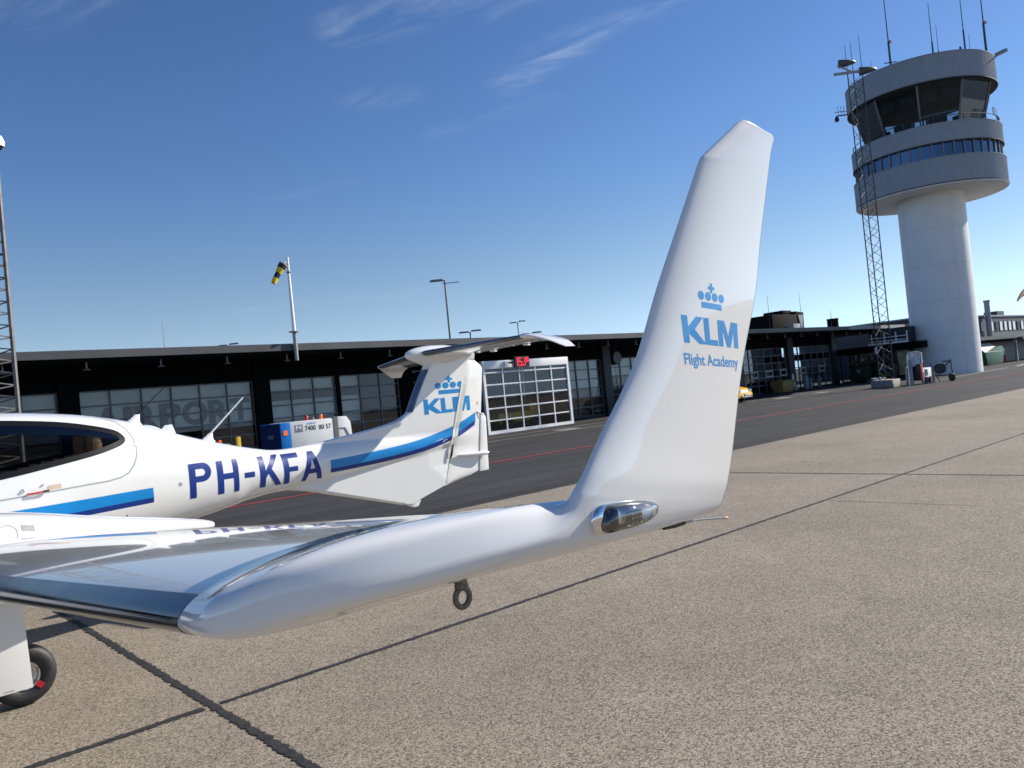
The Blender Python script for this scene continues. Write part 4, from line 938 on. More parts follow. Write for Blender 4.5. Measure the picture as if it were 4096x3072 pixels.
# projecting entrance wing at the right end
ent = thing('entrance_porch', (67, 27.5, 0), 'dark flat-roofed porch with glass side next to the white tower', 'porch')
mb = MB(); mb.bb(64.0, 69.5, 27.6, 31, 2.30, 2.84); mb.bb(64.0, 67.0, 24.2, 27.6, 2.30, 2.84); mb.build('porch_roof', BLK, ent)
mb = MB(); mb.add([(64.35, 25.0, .15), (64.35, 31, .15), (64.35, 31, 2.3), (64.35, 25.0, 2.3)], [(0, 1, 2, 3)]); mb.build('porch_glass', GLASS, ent, fixn=False)
mb = MB()
for y in (25.0, 26.45, 27.9, 29.4, 30.9): mb.bb(64.3, 64.4, y - .05, y + .05, 0, 2.3)
mb.bb(64.3, 64.4, 25.05, 30.85, 0, .15); mb.build('porch_frame', NVY, ent)
mb = MB(); mb.bb(64.48, 64.5, 25.3, 26.3, .3, 2.2); mb.build('door_leaf', mat('pale yellow door leaf', (.55, .50, .28), .5, var=.3, vscale=2), ent)
mb = MB(); mb.bb(66.0, 66.1, 25.0, 31, 0, 2.3); mb.build('porch_wall', GDARK, ent)
mb = MB(); mb.bb(64.0, 64.08, 25.2, 28.3, 2.86, 3.0)
for y in (25.25, 26.1, 27.0, 28.0): mb.bb(64.0, 64.06, y - .04, y + .04, 3.0, 3.75)
for z in (3.12, 3.4): mb.bb(64.02, 64.05, 25.3, 28.2, z - .03, z + .03)
mb.build('upper_window_frame', WHITE, ent)
mb = MB(); mb.bb(64.1, 69, 25.2, 28.2, 2.86, 4.08); mb.build('upper_wall', NVY, ent)
# things on the roof
hv = thing('roof_chiller', (66, 37.5, 4.4), 'bulky black cooling unit standing on the hall roof left of the tower', 'cooling unit')
mb = MB(); mb.bb(63.1, 67.4, 36, 39.5, 4.4, 6.55); mb.build('casing', BLK, hv, bevel=.08)
mb = MB(); mb.add([(67.42, 36.1, 4.5), (68.7, 36.1, 4.5), (68.9, 36.1, 6.75), (67.42, 36.1, 6.85), (67.42, 39.4, 4.5), (68.7, 39.4, 4.5), (68.9, 39.4, 6.75), (67.42, 39.4, 6.85)], [(0, 1, 2, 3), (7, 6, 5, 4), (1, 5, 6, 2), (3, 2, 6, 7), (0, 4, 5, 1), (0, 3, 7, 4)]); mb.build('side_casing', BLK, hv, bevel=.04)
mb = MB(); mb.prism([(67.75, 6.5), (68.65, 6.5), (68.3, 5.0)], lambda x, z: (x, 36.08, z), lambda x, z: (x, 36.04, z)); mb.build('louvre', FASCL, hv)
mb = MB(); mb.bb(66.1, 67.7, 36.6, 38.6, 6.56, 7.0); mb.build('fan_hood', BLK, hv, bevel=.1)
mb = MB(); mb.bb(65.2, 66.4, 35.2, 35.9, 4.4, 5.6); mb.build('side_box', FASCL, hv, bevel=.03)
for x, y, z1 in ((63.0, 36.2, 8.3), (69.0, 36.4, 8.6)):
    mb = MB(); mb.tube((x, y, 4.4), (x, y, z1), .035, .012, 6); tag(mb.build('roof_whip', MASTD), 'thin whip aerial at the left of the black roof cooling unit' if x < 65 else 'thin whip aerial at the right of the black roof cooling unit', 'aerial')
mb = MB(); mb.lathe((74.2, 36, 4.4), [(0, 0), (.52, 0), (.52, 1.6), (.56, 1.6), (.56, 1.68), (0, 1.68)], n=24); tag(mb.build('roof_vent_pipe', BLK, smooth=True), 'short thick black vent pipe on the hall roof', 'vent pipe')
mb = MB(); mb.tube((60.6, 29.5, 4.4), (60.6, 29.5, 6.0), .03, .01, 6); tag(mb.build('roof_whip', MASTD), 'thin whip aerial on the hall roof just left of the tower', 'aerial')
# ---- objects in the yellow-lit hall behind the door box
tug = thing('belt_loader', (26.3, 29.6, 0), 'yellow baggage belt loader behind the glass of the white door box', 'belt loader')
mb = MB(); mb.box((26.2, 29.7, .62), (2.6, 1.0, .5)); mb.box((27.4, 29.7, 1.02), (.7, .95, .5)); mb.build('chassis', YEL, tug, bevel=.04)
mb = MB(); mb.box((26.0, 29.5, 1.2), (2.6, .6, .12)); mb.build('belt', GPUD, tug)
mb = MB()
for x in (25.4, 27.3): mb.lathe((x, 29.12, .32), [(0, -.1), (.30, -.1), (.32, 0), (.30, .1), (0, .1)], axis=(0, 1, 0), n=24)
mb.build('wheel', RUBBER, tug, smooth=True)
mb = MB(); mb.bb(25.85, 26.5, 29.15, 29.19, .40, .80); mb.build('side_plate', mat('yellow plate', (.85, .68, .03), .4), tug)
box_ = thing('luggage_crate', (23.6, 29.6, 0), 'orange brown crate behind the lower left panes of the door box', 'crate')
mb = MB(); mb.bb(23.1, 24.2, 29.2, 30.2, .3, 1.1); mb.build('crate_body', mat('orange crate', (.40, .17, .03), .6), box_, bevel=.02); mb = MB(); mb.bb(23.05, 24.25, 29.15, 30.25, .2, .30); mb.build('crate_base', GPUD, box_)

# ================================================================== control tower
TX, TY = 67.45, 23.75
tw = thing('control_tower', (TX, TY, 0), 'tall white round control tower with grey corrugated top and slanted glass cab', 'tower')
def cyl(r, z, n=96, ph=0): return [(TX + r * cos(2 * pi * i / n + ph), TY + r * sin(2 * pi * i / n + ph), z) for i in range(n)]
mb = MB(); mb.loft([cyl(2.40, 0), cyl(2.40, 14.2)]); sh = mb.build('shaft', TWHITE, tw, smooth=True, angle=50)
mb = MB()
for z in (2.95, 5.75, 8.55, 11.35): mb.loft([cyl(2.404, z), cyl(2.404, z + .03)], cap=False)
vaz = atan2(-TY, -TX)
for d in (-.95, -.05 + .62): 
    a = vaz + d; mb.add([(TX + 2.405 * cos(a), TY + 2.405 * sin(a), 0), (TX + 2.405 * cos(a + .012), TY + 2.405 * sin(a + .012), 0), (TX + 2.405 * cos(a + .012), TY + 2.405 * sin(a + .012), 14), (TX + 2.405 * cos(a), TY + 2.405 * sin(a), 14)], [(0, 1, 2, 3)])
mb.build('shaft_joint', TSEAM, sh, fixn=False)
mb = MB(); mb.loft([cyl(2.3, 14.12), cyl(5.38, 14.02), cyl(5.38, 14.10), cyl(2.3, 14.2)], cap=False); mb.build('cab_underside', TWHITE, tw, smooth=True, angle=30)
def corr(z0, z1, r, name, n=150):
    mb = MB(); R0 = []; 
    for i in range(n * 4):
        k = i % 4; rr = r + (.035 if k in (1, 2) else 0); a = 2 * pi * (i + (.25 if k in (1, 3) else 0)) / (n * 4); R0.append((rr, a))
    mb.loft([[(TX + rr * cos(a), TY + rr * sin(a), z) for rr, a in R0] for z in (z0, z1)], cap=False)
    o = mb.build(name, CORR, tw, fixn=True)
    mb = MB(); mb.loft([cyl(r - .12, z0 + .02), cyl(r + .06, z0 + .0), cyl(r + .06, z0 + .07), cyl(r - .1, z0 + .07)], cap=False); mb.build('trim_ring', GDARK, o, smooth=True, angle=30)
    mb = MB(); mb.loft([cyl(r - .12, z1), cyl(r + .05, z1), cyl(r + .05, z1 + .05), cyl(r - .12, z1 + .05)], cap=False); mb.build('top_ring', CORR, o, smooth=True, angle=30)
corr(14.10, 16.02, 5.36, 'lower_cladding'); corr(17.10, 18.52, 5.30, 'middle_cladding'); corr(21.70, 23.66, 5.30, 'upper_cladding')
mb = MB(); mb.loft([cyl(5.12, 16.0), cyl(5.12, 17.12)], cap=False); bw = mb.build('window_band', GLASSB, tw, smooth=True)
for i in range(44):
    a = 2 * pi * i / 44; mb = MB(); mb.box((TX + 5.15 * cos(a), TY + 5.15 * sin(a), 16.56), (.12, .12, 1.08), rz=a); mb.build('band_mullion', FRAME, bw)
mb = MB(); mb.loft([cyl(4.6, 16.0), cyl(4.6, 17.2)], cap=False); mb.loft([cyl(0.05, 16.01), cyl(5.3, 16.01)], cap=False); mb.loft([cyl(.05, 17.11), cyl(5.25, 17.11)], cap=False); mb.build('inner_core', GDARK, tw, smooth=True)
mb = MB(); mb.loft([cyl(.05, 18.45), cyl(5.25, 18.45)], cap=False); mb.build('gallery_floor', GDARK, tw)
ng = 10; ph0 = vaz - .02
gb = lambda r, z: [(TX + r * cos(ph0 + 2 * pi * i / ng), TY + r * sin(ph0 + 2 * pi * i / ng), z) for i in range(ng)]
mb = MB(); mb.loft([gb(4.22, 18.85), gb(5.02, 21.62)], cap=False); cg = mb.build('cab_glass', GLASST, tw)
mb = MB()
for p, q in zip(gb(4.24, 18.8), gb(5.04, 21.66)): mb.tube(p, q, .075, .075, 6)
mb.build('cab_mullion', mat('brown grey mullion', (.16, .145, .14), .5), cg)
mb = MB(); mb.loft([gb(4.3, 18.45), gb(4.32, 18.86)], cap=False); mb.build('cab_sill', GDARK, tw)
mb = MB(); mb.loft([cyl(.05, 21.62), cyl(5.28, 21.66)], cap=False); mb.build('cab_ceiling', mat('cab ceiling', (.035, .042, .05), .7), tw)
mb = MB(); mb.loft([cyl(.05, 23.0), cyl(5.2, 23.0)], cap=False); mb.build('cab_roof', ROOFM, tw)
mb = MB()
for i in range(9):
    a = 2 * pi * i / 9 + .3; mb.box((TX + 3.2 * cos(a), TY + 3.2 * sin(a), 19.2), (.7, 1.3, .7), rz=a)
mb.build('desk', BLACK, tw)
mb = MB()
for i in range(5):
    a = vaz - .9 + i * .35; mb.box((TX + 4.2 * cos(a), TY + 4.2 * sin(a), 20.9), (.06, 1.0, .8), rz=a)
mb.build('roller_blind', mat('dark sun blind', (.04, .045, .05), .6), tw)
mb = MB(); mb.box((TX - .6, TY - 1.5, 20.3), (.3, 2.4, .12), rz=.4); mb.build('ceiling_bar', mat('pale blue bar', (.35, .5, .7), .4), tw)
mb = MB(); mb.loft([[(TX + r * cos(2 * pi * i / 64), TY + r * sin(2 * pi * i / 64), z) for i in range(64)] for r, z in ((5.17, 19.02), (5.21, 19.05), (5.17, 19.08), (5.13, 19.05), (5.17, 19.02))], cap=False)
for i in range(16): a = 2 * pi * i / 16 + .1; mb.tube((TX + 5.17 * cos(a), TY + 5.17 * sin(a), 18.5), (TX + 5.17 * cos(a), TY + 5.17 * sin(a), 19.05), .03, .03, 6)
mb.build('gallery_rail', MASTD, tw, smooth=True)
mb = MB()
for i in range(5):
    a = vaz + 1.2 + i * .13; mb.box((TX + 5.13 * cos(a), TY + 5.13 * sin(a), 19.35), (.012, .6, .62), rz=a)
mb.build('gallery_screen', GLASSC, tw)
mb = MB(); a = vaz - 1.42; mb.tube((TX + 5.3 * cos(a), TY + 5.3 * sin(a), 22.0), (TX + 6.1 * cos(a), TY + 6.1 * sin(a), 22.05), .05); mb.lathe((TX + 6.15 * cos(a), TY + 6.15 * sin(a), 21.55), [(0, 0), (.16, .05), (.18, .25), (.06, .5), (0, .5)], n=14); mb.build('dome_camera', BLACK, tw, smooth=True)
mb = MB(); a = vaz + 1.15; mb.tube((TX + 5.3 * cos(a), TY + 5.3 * sin(a), 23.0), (TX + 5.8 * cos(a), TY + 5.8 * sin(a), 23.2), .05); mb.box((TX + 6.1 * cos(a), TY + 6.1 * sin(a), 23.35), (.9, .22, .22), rz=a - .3); mb.build('roof_camera', FASCL, tw)
# aerials on the tower roof
AER = [((65.0, 24.7), 23.2, 30.6, .09, 'tall dark whip aerial with cross bars at the left of the tower roof', 2), ((65.97, 21.9), 23.2, 28.6, .07, 'dark whip aerial in the middle of the tower roof, taller of a pair', 0), ((66.08, 21.55), 23.2, 26.85, .045, 'short thin whip aerial beside a taller one in the middle of the tower roof', 0), ((66.67, 19.9), 23.2, 29.2, .07, 'dark whip aerial right of the middle of the tower roof', 1), ((66.77, 19.6), 23.2, 25.45, .035, 'very short whip aerial right of the middle of the tower roof', 0), ((67.1, 18.65), 23.4, 29.2, .09, 'tall dark whip aerial with a red lamp at the right edge of the tower roof', 3), ((64.6, 26.0), 23.2, 25.6, .035, 'short thin aerial at the far left of the tower roof', 0)]
for (x, y), z0, z1, r, lab, ex in AER:
    t_ = thing('whip_aerial', (x, y, z0), lab, 'aerial', 'aerials on the tower roof')
    mb = MB(); zm = lerp(z0, z1, .45); mb.tube((x, y, z0), (x, y, zm), r, r * .85, 8); mb.tube((x, y, zm), (x, y, z1), r * .5, r * .3, 8); mb.build('mast', MASTD, t_)
    if ex == 2:
        mb = MB(); mb.tube((x - .3, y + .35, 24.9), (x + .3, y - .35, 24.9), .04); mb.tube((x - .3, y + .35, 24.5), (x + .3, y - .35, 24.5), .04); mb.build('cross_bar', MASTD, t_)
    if ex in (2, 3):
        mb = MB(); mb.lathe((x + .1, y - .1, zm - .1), [(0, 0), (.10, .02), (.10, .2), (0, .28)], n=10); mb.build('obstruction_lamp', mat('obstruction lamp', (.7, .3, .28), .3), t_, smooth=True)
    if ex == 1: mb = MB(); mb.tube((x - .2, y + .25, 23.6), (x - .2, y + .25, 24.4), .04); mb.lathe((x - .2, y + .25, 24.4), [(0, 0), (.09, .02), (.08, .25), (0, .3)], n=10); mb.build('small_lamp', MASTD, t_, smooth=True)
# ================================================================== lattice masts
def lattice(name, cx, cy, side, z0, z1, step, r, rb, m, label, rot=0, both=True):
    t_ = thing(name, (cx, cy, z0), label, 'mast'); R = side / sqrt(3)
    L = [(cx + R * cos(rot + 2 * pi * k / 3), cy + R * sin(rot + 2 * pi * k / 3)) for k in range(3)]
    for p in L: mb = MB(); mb.tube((*p, z0), (*p, z1), r, r, 8); mb.build('leg', m, t_, smooth=True)
    mb = MB(); n = int((z1 - z0) / step)
    for k in range(3):
        a, b = L[k], L[(k + 1) % 3]
        for i in range(n):
            za, zb = z0 + i * step, z0 + (i + 1) * step
            p, q = ((*a, za), (*b, zb)) if i % 2 == 0 else ((*b, za), (*a, zb))
            mb.tube(p, q, rb, rb, 5, cap=False)
            if both and i % 2 == 0: mb.tube((*b, za), (*a, za), rb, rb, 5, cap=False)
    mb.build('bracing', m, t_); return t_, L
lm, LL = lattice('lattice_mast', 47.75, 20.25, .80, .46, 19.0, .52, .035, .016, MASTD, 'tall thin lattice mast on a concrete block in front of the tower', rot=atan2(-20, -47) - pi / 3 + .12, both=False)
mb = MB(); mb.tube((47.3, 20.2, 18.9), (46.7, 20.75, 19.3), .05); mb.box((47.35, 20.15, 18.85), (.1, 2.2, .14), rz=.73); mb.build('lamp_bar', FASCL, lm)
for (dx, dy, dz) in ((-.25, .30, 19.45), (.50, -.55, 18.85)):
    mb = MB(); rg = []
    for i in range(9):
        t = i / 8; w = .36 * sin(pi * min(1, t * .9 + .1)) ** .6; c = (47.45 + dx + t * 1.0 * .66 - .3, 20.1 + dy - t * 1.0 * .72 + .35, dz + .02 * t)
        rg.append([(c[0] + w * cos(a) * .7, c[1] + w * cos(a) * .6, c[2] + .26 * sin(a) * (1 - t * .7)) for a in [2 * pi * j / 12 for j in range(12)]])
    mb.loft(rg); mb.build('floodlight', GREEN if False else mat('olive grey lamp head', (.07, .085, .08), .5), lm, smooth=True)
for (x, y, z) in ((LL[0][0], LL[0][1], 20.6), (LL[1][0], LL[1][1], 21.0), (LL[2][0], LL[2][1], 21.0)):
    mb = MB(); mb.tube((x, y, 18.9), (x, y, z), .025, .012, 6); mb.build('whip', MASTD, lm)
mb = MB(); mb.tube((47.0, 20.6, 16.6), (46.5, 21.1, 16.6), .02)
for k in range(4): x, y = 47.0 - .12 * k, 20.6 + .12 * k; mb.tube((x, y, 16.3), (x, y, 16.95), .012)
mb.build('yagi_aerial', MASTD, lm)
mb = MB(); mb.box((46.95, 20.35, 2.22), (.02, .40, .42), rz=-.82); sgn = mb.build('mast_sign', mat('blue white sign', (.62, .65, .72), .4, var=.35, vscale=6), lm)
blk = thing('concrete_block', (47.5, 20.2, 0), 'low concrete block under the thin lattice mast', 'concrete block')
mb = MB(); mb.prism([(46.42, 19.39), (48.18, 19.61), (49.3, 21.35), (47.56, 21.13)], lambda x, y: (x, y, 0), lambda x, y: (x, y, .46)); mb.build('block', CONC, blk, bevel=.03)
for i in range(7): mb = MB(); mb.box((47.3 + random.uniform(0, .4), 20.7 + random.uniform(-.3, .3), .50 + random.uniform(0, .1)), (.32, .10, .06), rz=random.uniform(-.4, .4)); mb.build('cable_clamp', WHITE, blk, bevel=.01)
lmL, LL2 = lattice('lattice_mast', 2.66, 21.2, 1.55, .0, 13.0, .275, .048, .017, MASTM, 'brown lattice floodlight mast at the left edge, behind the aircraft cabin', rot=radians(-18), both=False)
wd = thing('mast_camera', (3.75, 21.9, 8.9), 'white dome camera on a bracket at the left picture edge', 'camera')
mb = MB(); mb.tube((3.35, 21.5, 9.2), (3.72, 21.9, 9.2), .03); mb.build('bracket', GALV, wd)
mb = MB(); mb.lathe((3.72, 21.9, 8.86), [(0, 0), (.15, 0), (.16, .12), (.11, .25), (0, .30)], n=20); mb.build('dome_hood', WHITE, wd, smooth=True); mb = MB(); mb.lathe((3.72, 21.9, 8.76), [(0, 0), (.08, .03), (.12, .10), (0, .11)], n=16); mb.build('dome', BLACK, wd, smooth=True)
# ================================================================== windsock, street lamps
ws = thing('windsock_pole', (13.58, 27.2, 3.8), 'white windsock pole bolted to the roof edge with black and yellow sock', 'windsock')
mb = MB(); mb.tube((13.6, 27.2, 3.78), (13.6, 27.2, 4.87), .075, .075, 14); mb.build('pole_socket', GALV, ws, smooth=True)
mb = MB(); mb.tube((13.6, 27.2, 4.85), (13.6, 27.2, 7.66), .07, .05, 14); mb.build('pole', WHITE, ws, smooth=True)
mb = MB(); mb.lathe((13.6, 27.2, 4.84), [(.0, 0), (.20, 0), (.20, .035), (0, .035)], n=18); mb.build('flange', GALV, ws, smooth=True)
for i in range(2):
    mb = MB(); mb.bb(13.5, 13.7, 27.19, 27.31, 4.2 + .14 * i, 4.26 + .14 * i); mb.build('bracket', GALV, ws)
mb = MB(); mb.tube((13.6, 27.2, 7.5), (13.42, 27.1, 7.42), .012); mb.tube((13.6, 27.2, 7.12), (13.42, 27.1, 7.2), .012); mb.lathe((13.6, 27.2, 7.06), [(.06, 0), (.085, .02), (.085, .06), (.06, .08)], n=14); mb.build('swivel', GALV, ws, smooth=True)
sd = Vector((-.42, .06, -.62)); c0 = Vector((13.36, 27.1, 7.36)); e1 = sd.cross(Vector((0, 1, 0))).normalized(); e2 = sd.cross(e1).normalized()
for k in range(4):
    mb = MB(); rg = []
    for j in range(4):
        t = (k + j / 3) / 4; cc = c0 + sd * t + Vector((0, 0, -.08 * t * t)); rr = lerp(.155, .085, t) * (1 + .08 * sin(9 * t)); rg.append([cc + rr * (cos(2 * pi * i / 20) * e1 + .92 * sin(2 * pi * i / 20) * e2) for i in range(20)])
    mb.loft(rg, cap=False); mb.build('sock_band', SOCKN if k % 2 == 0 else SOCKY, ws, smooth=True, fixn=False)
mb = MB(); mb.loft([[c0 + (r + .0) * (cos(2 * pi * i / 20) * e1 + .92 * sin(2 * pi * i / 20) * e2) + sd * o for i in range(20)] for r, o in ((.152, -.02), (.17, -.02), (.17, .03), (.156, .03))], cap=False); mb.build('sock_ring', mat('sock ring', (.6, .5, .4), .6), ws, smooth=True)
def street(x, y, z1, lab, heads=2, s=1.0, grp='street lamps beyond the hall'):
    t_ = thing('street_lamp', (x, y, 0), lab, 'street lamp', grp)
    mb = MB(); mb.tube((x, y, 0), (x, y, z1), .10 * s, .07 * s, 8); mb.build('pole', GALV, t_, smooth=True)
    for sgn_ in ((-1, 1) if heads == 2 else (-1,)):
        mb = MB(); mb.box((x + sgn_ * .55 * s * .75, y - sgn_ * .55 * s * .66, z1 + .05 + .03 * sgn_), (1.0 * s, .36 * s, .14 * s), rz=-.73, taper=(.8, .7)); mb.build('lamp_head', FASCL if sgn_ > 0 else GALV, t_, bevel=.03)
    if heads == 1: mb = MB(); mb.box((x + .35, y - .3, z1 - .25), (1.3, .06, .06), rz=-.73); mb.build('arm', GALV, t_)
street(36.64, 47.76, 11.0, 'tall street lamp rising behind the hall roof, highest of all the lamps', 1, 1.1)
street(37.8, 46.72, 6.85, 'short double-headed street lamp peeping over the roof right beside the tallest lamp', 2, .85)
street(40.55, 44.28, 7.22, 'slim street lamp behind the tip of the tailplane, second tallest of the lamps', 2, .6); street(43.85, 46.4, 6.55, 'low double-headed street lamp over the roof nearest the winglet', 2, .85)
street(24.01, 58.98, 7.65, 'distant street lamp head barely showing over the roof left of the tallest lamp', 2, .8)
mb = MB(); mb.tube((20.35, 62.2, 0), (20.35, 62.2, 10.1), .05, .02, 6); tag(mb.build('distant_pole', GALV), 'very thin distant pole over the left part of the hall roof', 'pole')
# ================================================================== ground units and other vehicles
gp = thing('ground_power_unit', (12.3, 24.2, 0), 'blue and white ground power unit with number 7400 80 57 behind the aircraft tail boom', 'ground power unit')
mb = MB(); mb.box((12.16, 24.35, 1.0), (1.62, 1.5, 1.06)); mb.build('body', GPUW, gp, bevel=.03)
mb = MB(); mb.prism([(12.985, .35), (13.60, .35), (13.54, 1.35), (13.40, 1.55), (12.985, 1.56)], lambda x, z: (x, 23.6, z), lambda x, z: (x, 25.1, z)); mb.build('rear_body', GPUW, gp, bevel=.02)
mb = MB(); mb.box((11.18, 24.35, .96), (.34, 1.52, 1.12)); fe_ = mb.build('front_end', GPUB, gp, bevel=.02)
mb = MB(); mb.bb(10.992, 11.0, 23.62, 25.08, .42, 1.50); mb.build('end_shade_panel', mat('ground unit blue in shade', lin(4, 38, 96), .5), fe_)  # added plate: the unit's blue darkened to paint in the shade on this end
mb = MB(); mb.bb(12.90, 13.06, 23.585, 25.12, .35, 1.57); mb.build('band', GPUD, gp)
mb = MB(); mb.bb(10.98, 13.55, 23.7, 25.0, .30, .46); mb.build('chassis', GPUD, gp)
mb = MB()
for x in (11.5, 13.1):
    for y in (23.75, 24.95): mb.lathe((x, y, .24), [(0, -.09), (.22, -.09), (.24, 0), (.22, .09), (0, .09)], axis=(0, 1, 0), n=20)
mb.build('wheel', RUBBER, gp, smooth=True)
GTX = mat('unit lettering', (.05, .05, .055), .5); GBL = mat('unit light blue', lin(60, 150, 210), .5)
def flat(name, vf, y, m, par):
    mb = MB(); n = len(vf[0]); mb.add([(a, y, b) for a, b in vf[0]], vf[1]); return mb.build(name, m, par, fixn=False)
flat('unit_number', fit(text_tris('7400  80 57', .012), 11.86, 12.80, 1.20, 1.36), 23.595, GTX, gp)
flat('unit_maker_text', fit(text_tris('ENERGY', .01), 11.94, 12.26, 1.40, 1.46), 23.595, GBL, gp)
flat('unit_badge', polys([(11.50, 1.18), (11.78, 1.18), (11.78, 1.42), (11.50, 1.42)]), 23.595, mat('unit badge grey', (.16, .20, .26), .5), gp)
flat('unit_badge_mark', fit(text_tris('F4', .03), 11.54, 11.74, 1.26, 1.40), 23.592, PLATEW, gp)
mb = MB(); mb.bb(11.10, 11.24, 23.575, 23.59, 1.12, 1.28); mb.build('control_panel', ORANGE, gp)
mb = MB(); n = [(11.0, 24.2, .98), (11.0, 23.85, .98)]; v, f = fit(text_tris('7400', .01), 0, .46, 0, .14); mb.add([(10.988, 24.55 - a, 1.02 + b) for a, b in v], f); mb.build('end_number', mat('dim lettering', (.35, .42, .5), .5), gp, fixn=False)
mb = MB(); mb.path([(13.10, 23.585, 1.18), (13.32, 23.585, 1.17), (13.47, 23.585, .85)], .012); mb.build('cover_seam', GPUD, gp)
for x, m in ((12.78, ORANGE), (12.25, RED)):
    mb = MB(); mb.lathe((x, 24.2, 1.53), [(0, 0), (.055, 0), (.055, .12), (.03, .16), (0, .16)], n=14); mb.build('beacon', m, gp, smooth=True)
mb = MB(); mb.tube((12.5, 24.2, 1.53), (12.5, 24.2, 1.62), .03); mb.build('exhaust', GALV, gp)
mb = MB(); mb.bb(8.91, 9.03, 21.94, 22.06, 0, 1.28); tag(mb.build('yellow_post', YEL, bevel=.02), 'yellow post beside the low cart behind the aircraft spine', 'post')
lc = thing('tow_tractor', (8.3, 22.4, 0), 'low grey tow tractor with orange beacon, mostly hidden behind the aircraft', 'tractor')
mb = MB(); mb.box((8.35, 22.5, .65), (1.1, 1.6, .7)); mb.box((8.62, 22.4, 1.06), (.42, .5, .10)); mb.build('tractor_body', GPUD, lc, bevel=.05)
mb = MB(); mb.lathe((8.52, 22.2, 1.1), [(0, 0), (.05, 0), (.055, .10), (.02, .14), (0, .14)], n=12); mb.build('beacon', ORANGE, lc, smooth=True)
mb = MB()
for x in (7.95, 8.75):
    for y in (21.75, 23.2): mb.lathe((x, y, .3), [(0, -.1), (.28, -.1), (.3, 0), (.28, .1), (0, .1)], axis=(0, 1, 0), n=20)
mb.build('wheel', RUBBER, lc, smooth=True)
# yellow car, nose to the right, mostly behind the winglet
car = thing('yellow_car', (38.2, 25.2, 0), 'yellow hatchback parked by the hall, nose showing past the winglet', 'car')
CX = 40.2; prof = [(0, .25), (0.02, .52), (-.10, .70), (-.28, .82), (-.9, .98), (-1.15, 1.02), (-1.75, 1.40), (-2.3, 1.48), (-3.2, 1.44), (-3.75, 1.05), (-4.0, .95), (-4.05, .5), (-3.98, .28)]
mb = MB(); rg = []
for k, (w, s) in enumerate(((-.86, .86), (-.80, .97), (-.45, 1.0), (.45, 1.0), (.80, .97), (.86, .86))):
    rg.append([(CX - .10 * abs(w) ** 2 + x * (1 if abs(w) < .7 else .985) + (.02 if False else 0), 25.2 + w, .25 + (z - .25) * (s if z < 1.1 else s * .985)) for x, z in prof])
mb.loft(rg); body = mb.build('body', CARY, car, smooth=True, angle=38)
mb = MB(); mb.bb(CX - .1, CX + .025, 24.55, 25.85, .27, .38); mb.build('bumper_grille', BLACK, car, bevel=.02)
for w in (-.62, .62): mb = MB(); mb.box((CX - .135, 25.2 + w, .66), (.18, .34, .13)); mb.build('headlight', CHROME, car, bevel=.04)
mb = MB(); mb.box((CX + .022, 25.2, .46), (.02, .50, .12)); mb.build('number_plate', PLATEW, car)
mb = MB(); mb.box((CX + .03, 25.2, .31), (.05, 1.2, .05)); mb.build('bumper_trim', CHROME, car, bevel=.01)
mb = MB(); mb.add([(CX - 1.22, 24.5, 1.04), (CX - 1.22, 25.9, 1.04), (CX - 1.76, 25.8, 1.39), (CX - 1.76, 24.6, 1.39)], [(0, 1, 2, 3)]); mb.build('windscreen', FRIT, car, fixn=False)
for x in (-.78, -3.25):
    for y in (24.40, 26.0):
        mb = MB(); mb.lathe((CX + x, y, .31), [(0, -.1), (.2, -.1), (.30, -.1), (.31, 0), (.30, .1), (.2, .1), (0, .1)], axis=(0, 1, 0), n=24); mb.build('wheel', RUBBER, car, smooth=True)
mb = MB()
for x in (-.78, -3.25): mb = MB(); mb.lathe((CX + x, 24.40, .31), [(0, -.108), (.17, -.108), (.19, -.10), (.19, 0), (0, 0)], axis=(0, 1, 0), n=20); mb.build('wheel_rim', ALU, car, smooth=True, angle=40)
mb = MB(); mb.add([(CX - 1.25, 24.385, 1.0), (CX - 1.8, 24.44, 1.36), (CX - 3.1, 24.44, 1.36), (CX - 3.5, 24.385, 1.05)], [(0, 1, 2, 3)]); mb.build('side_window', FRIT, car, fixn=False)
car.location = (39.9, 26.95, 0); car.rotation_euler = (0, 0, radians(-84))
gb_ = thing('grit_bin', (53.4, 31, 0), 'tan plastic grit bin with a lid in front of the dark glass', 'bin')
gx, gy = 53.2, 30.05
mb = MB(); mb.loft([[(gx + x * k, gy + y * k, z) for x, y in ((-.85, -.5), (.85, -.5), (.85, .5), (-.85, .5))] for k, z in ((.82, 0), (1.0, .62))]); mb.build('bin_body', TAN, gb_, bevel=.03)
mb = MB(); mb.loft([[(gx + x * k, gy + y * k, z) for x, y in ((-.92, -.56), (.92, -.56), (.92, .56), (-.92, .56))] for k, z in ((1, .62), (1, .72), (.75, .88))]); mb.build('bin_lid', TAN, gb_, bevel=.03)
bk = thing('sign_trestle', (56, 30.4, 0), 'white folding trestle stand with two wheels by the dark column', 'trestle')
mb = MB()
for a, b in (((55.0, 30.3, 0), (55.35, 30.4, 1.25)), ((55.6, 30.3, 0), (55.35, 30.4, 1.25)), ((55.9, 30.6, 0), (55.7, 30.5, 1.2)), ((55.2, 30.3, .5), (55.6, 30.35, .5))): mb.tube(a, b, .035, .035, 6)
mb.build('stand', WHITE, bk)
for x in (55.05, 56.0): mb = MB(); mb.loft([[(x + r * cos(2 * pi * i / 24), 30.5 + o, .34 + r * sin(2 * pi * i / 24)) for i in range(24)] for r, o in ((.30, 0), (.33, .015), (.33, -.015), (.30, 0))], cap=False); mb.build('wheel', GALV, bk)
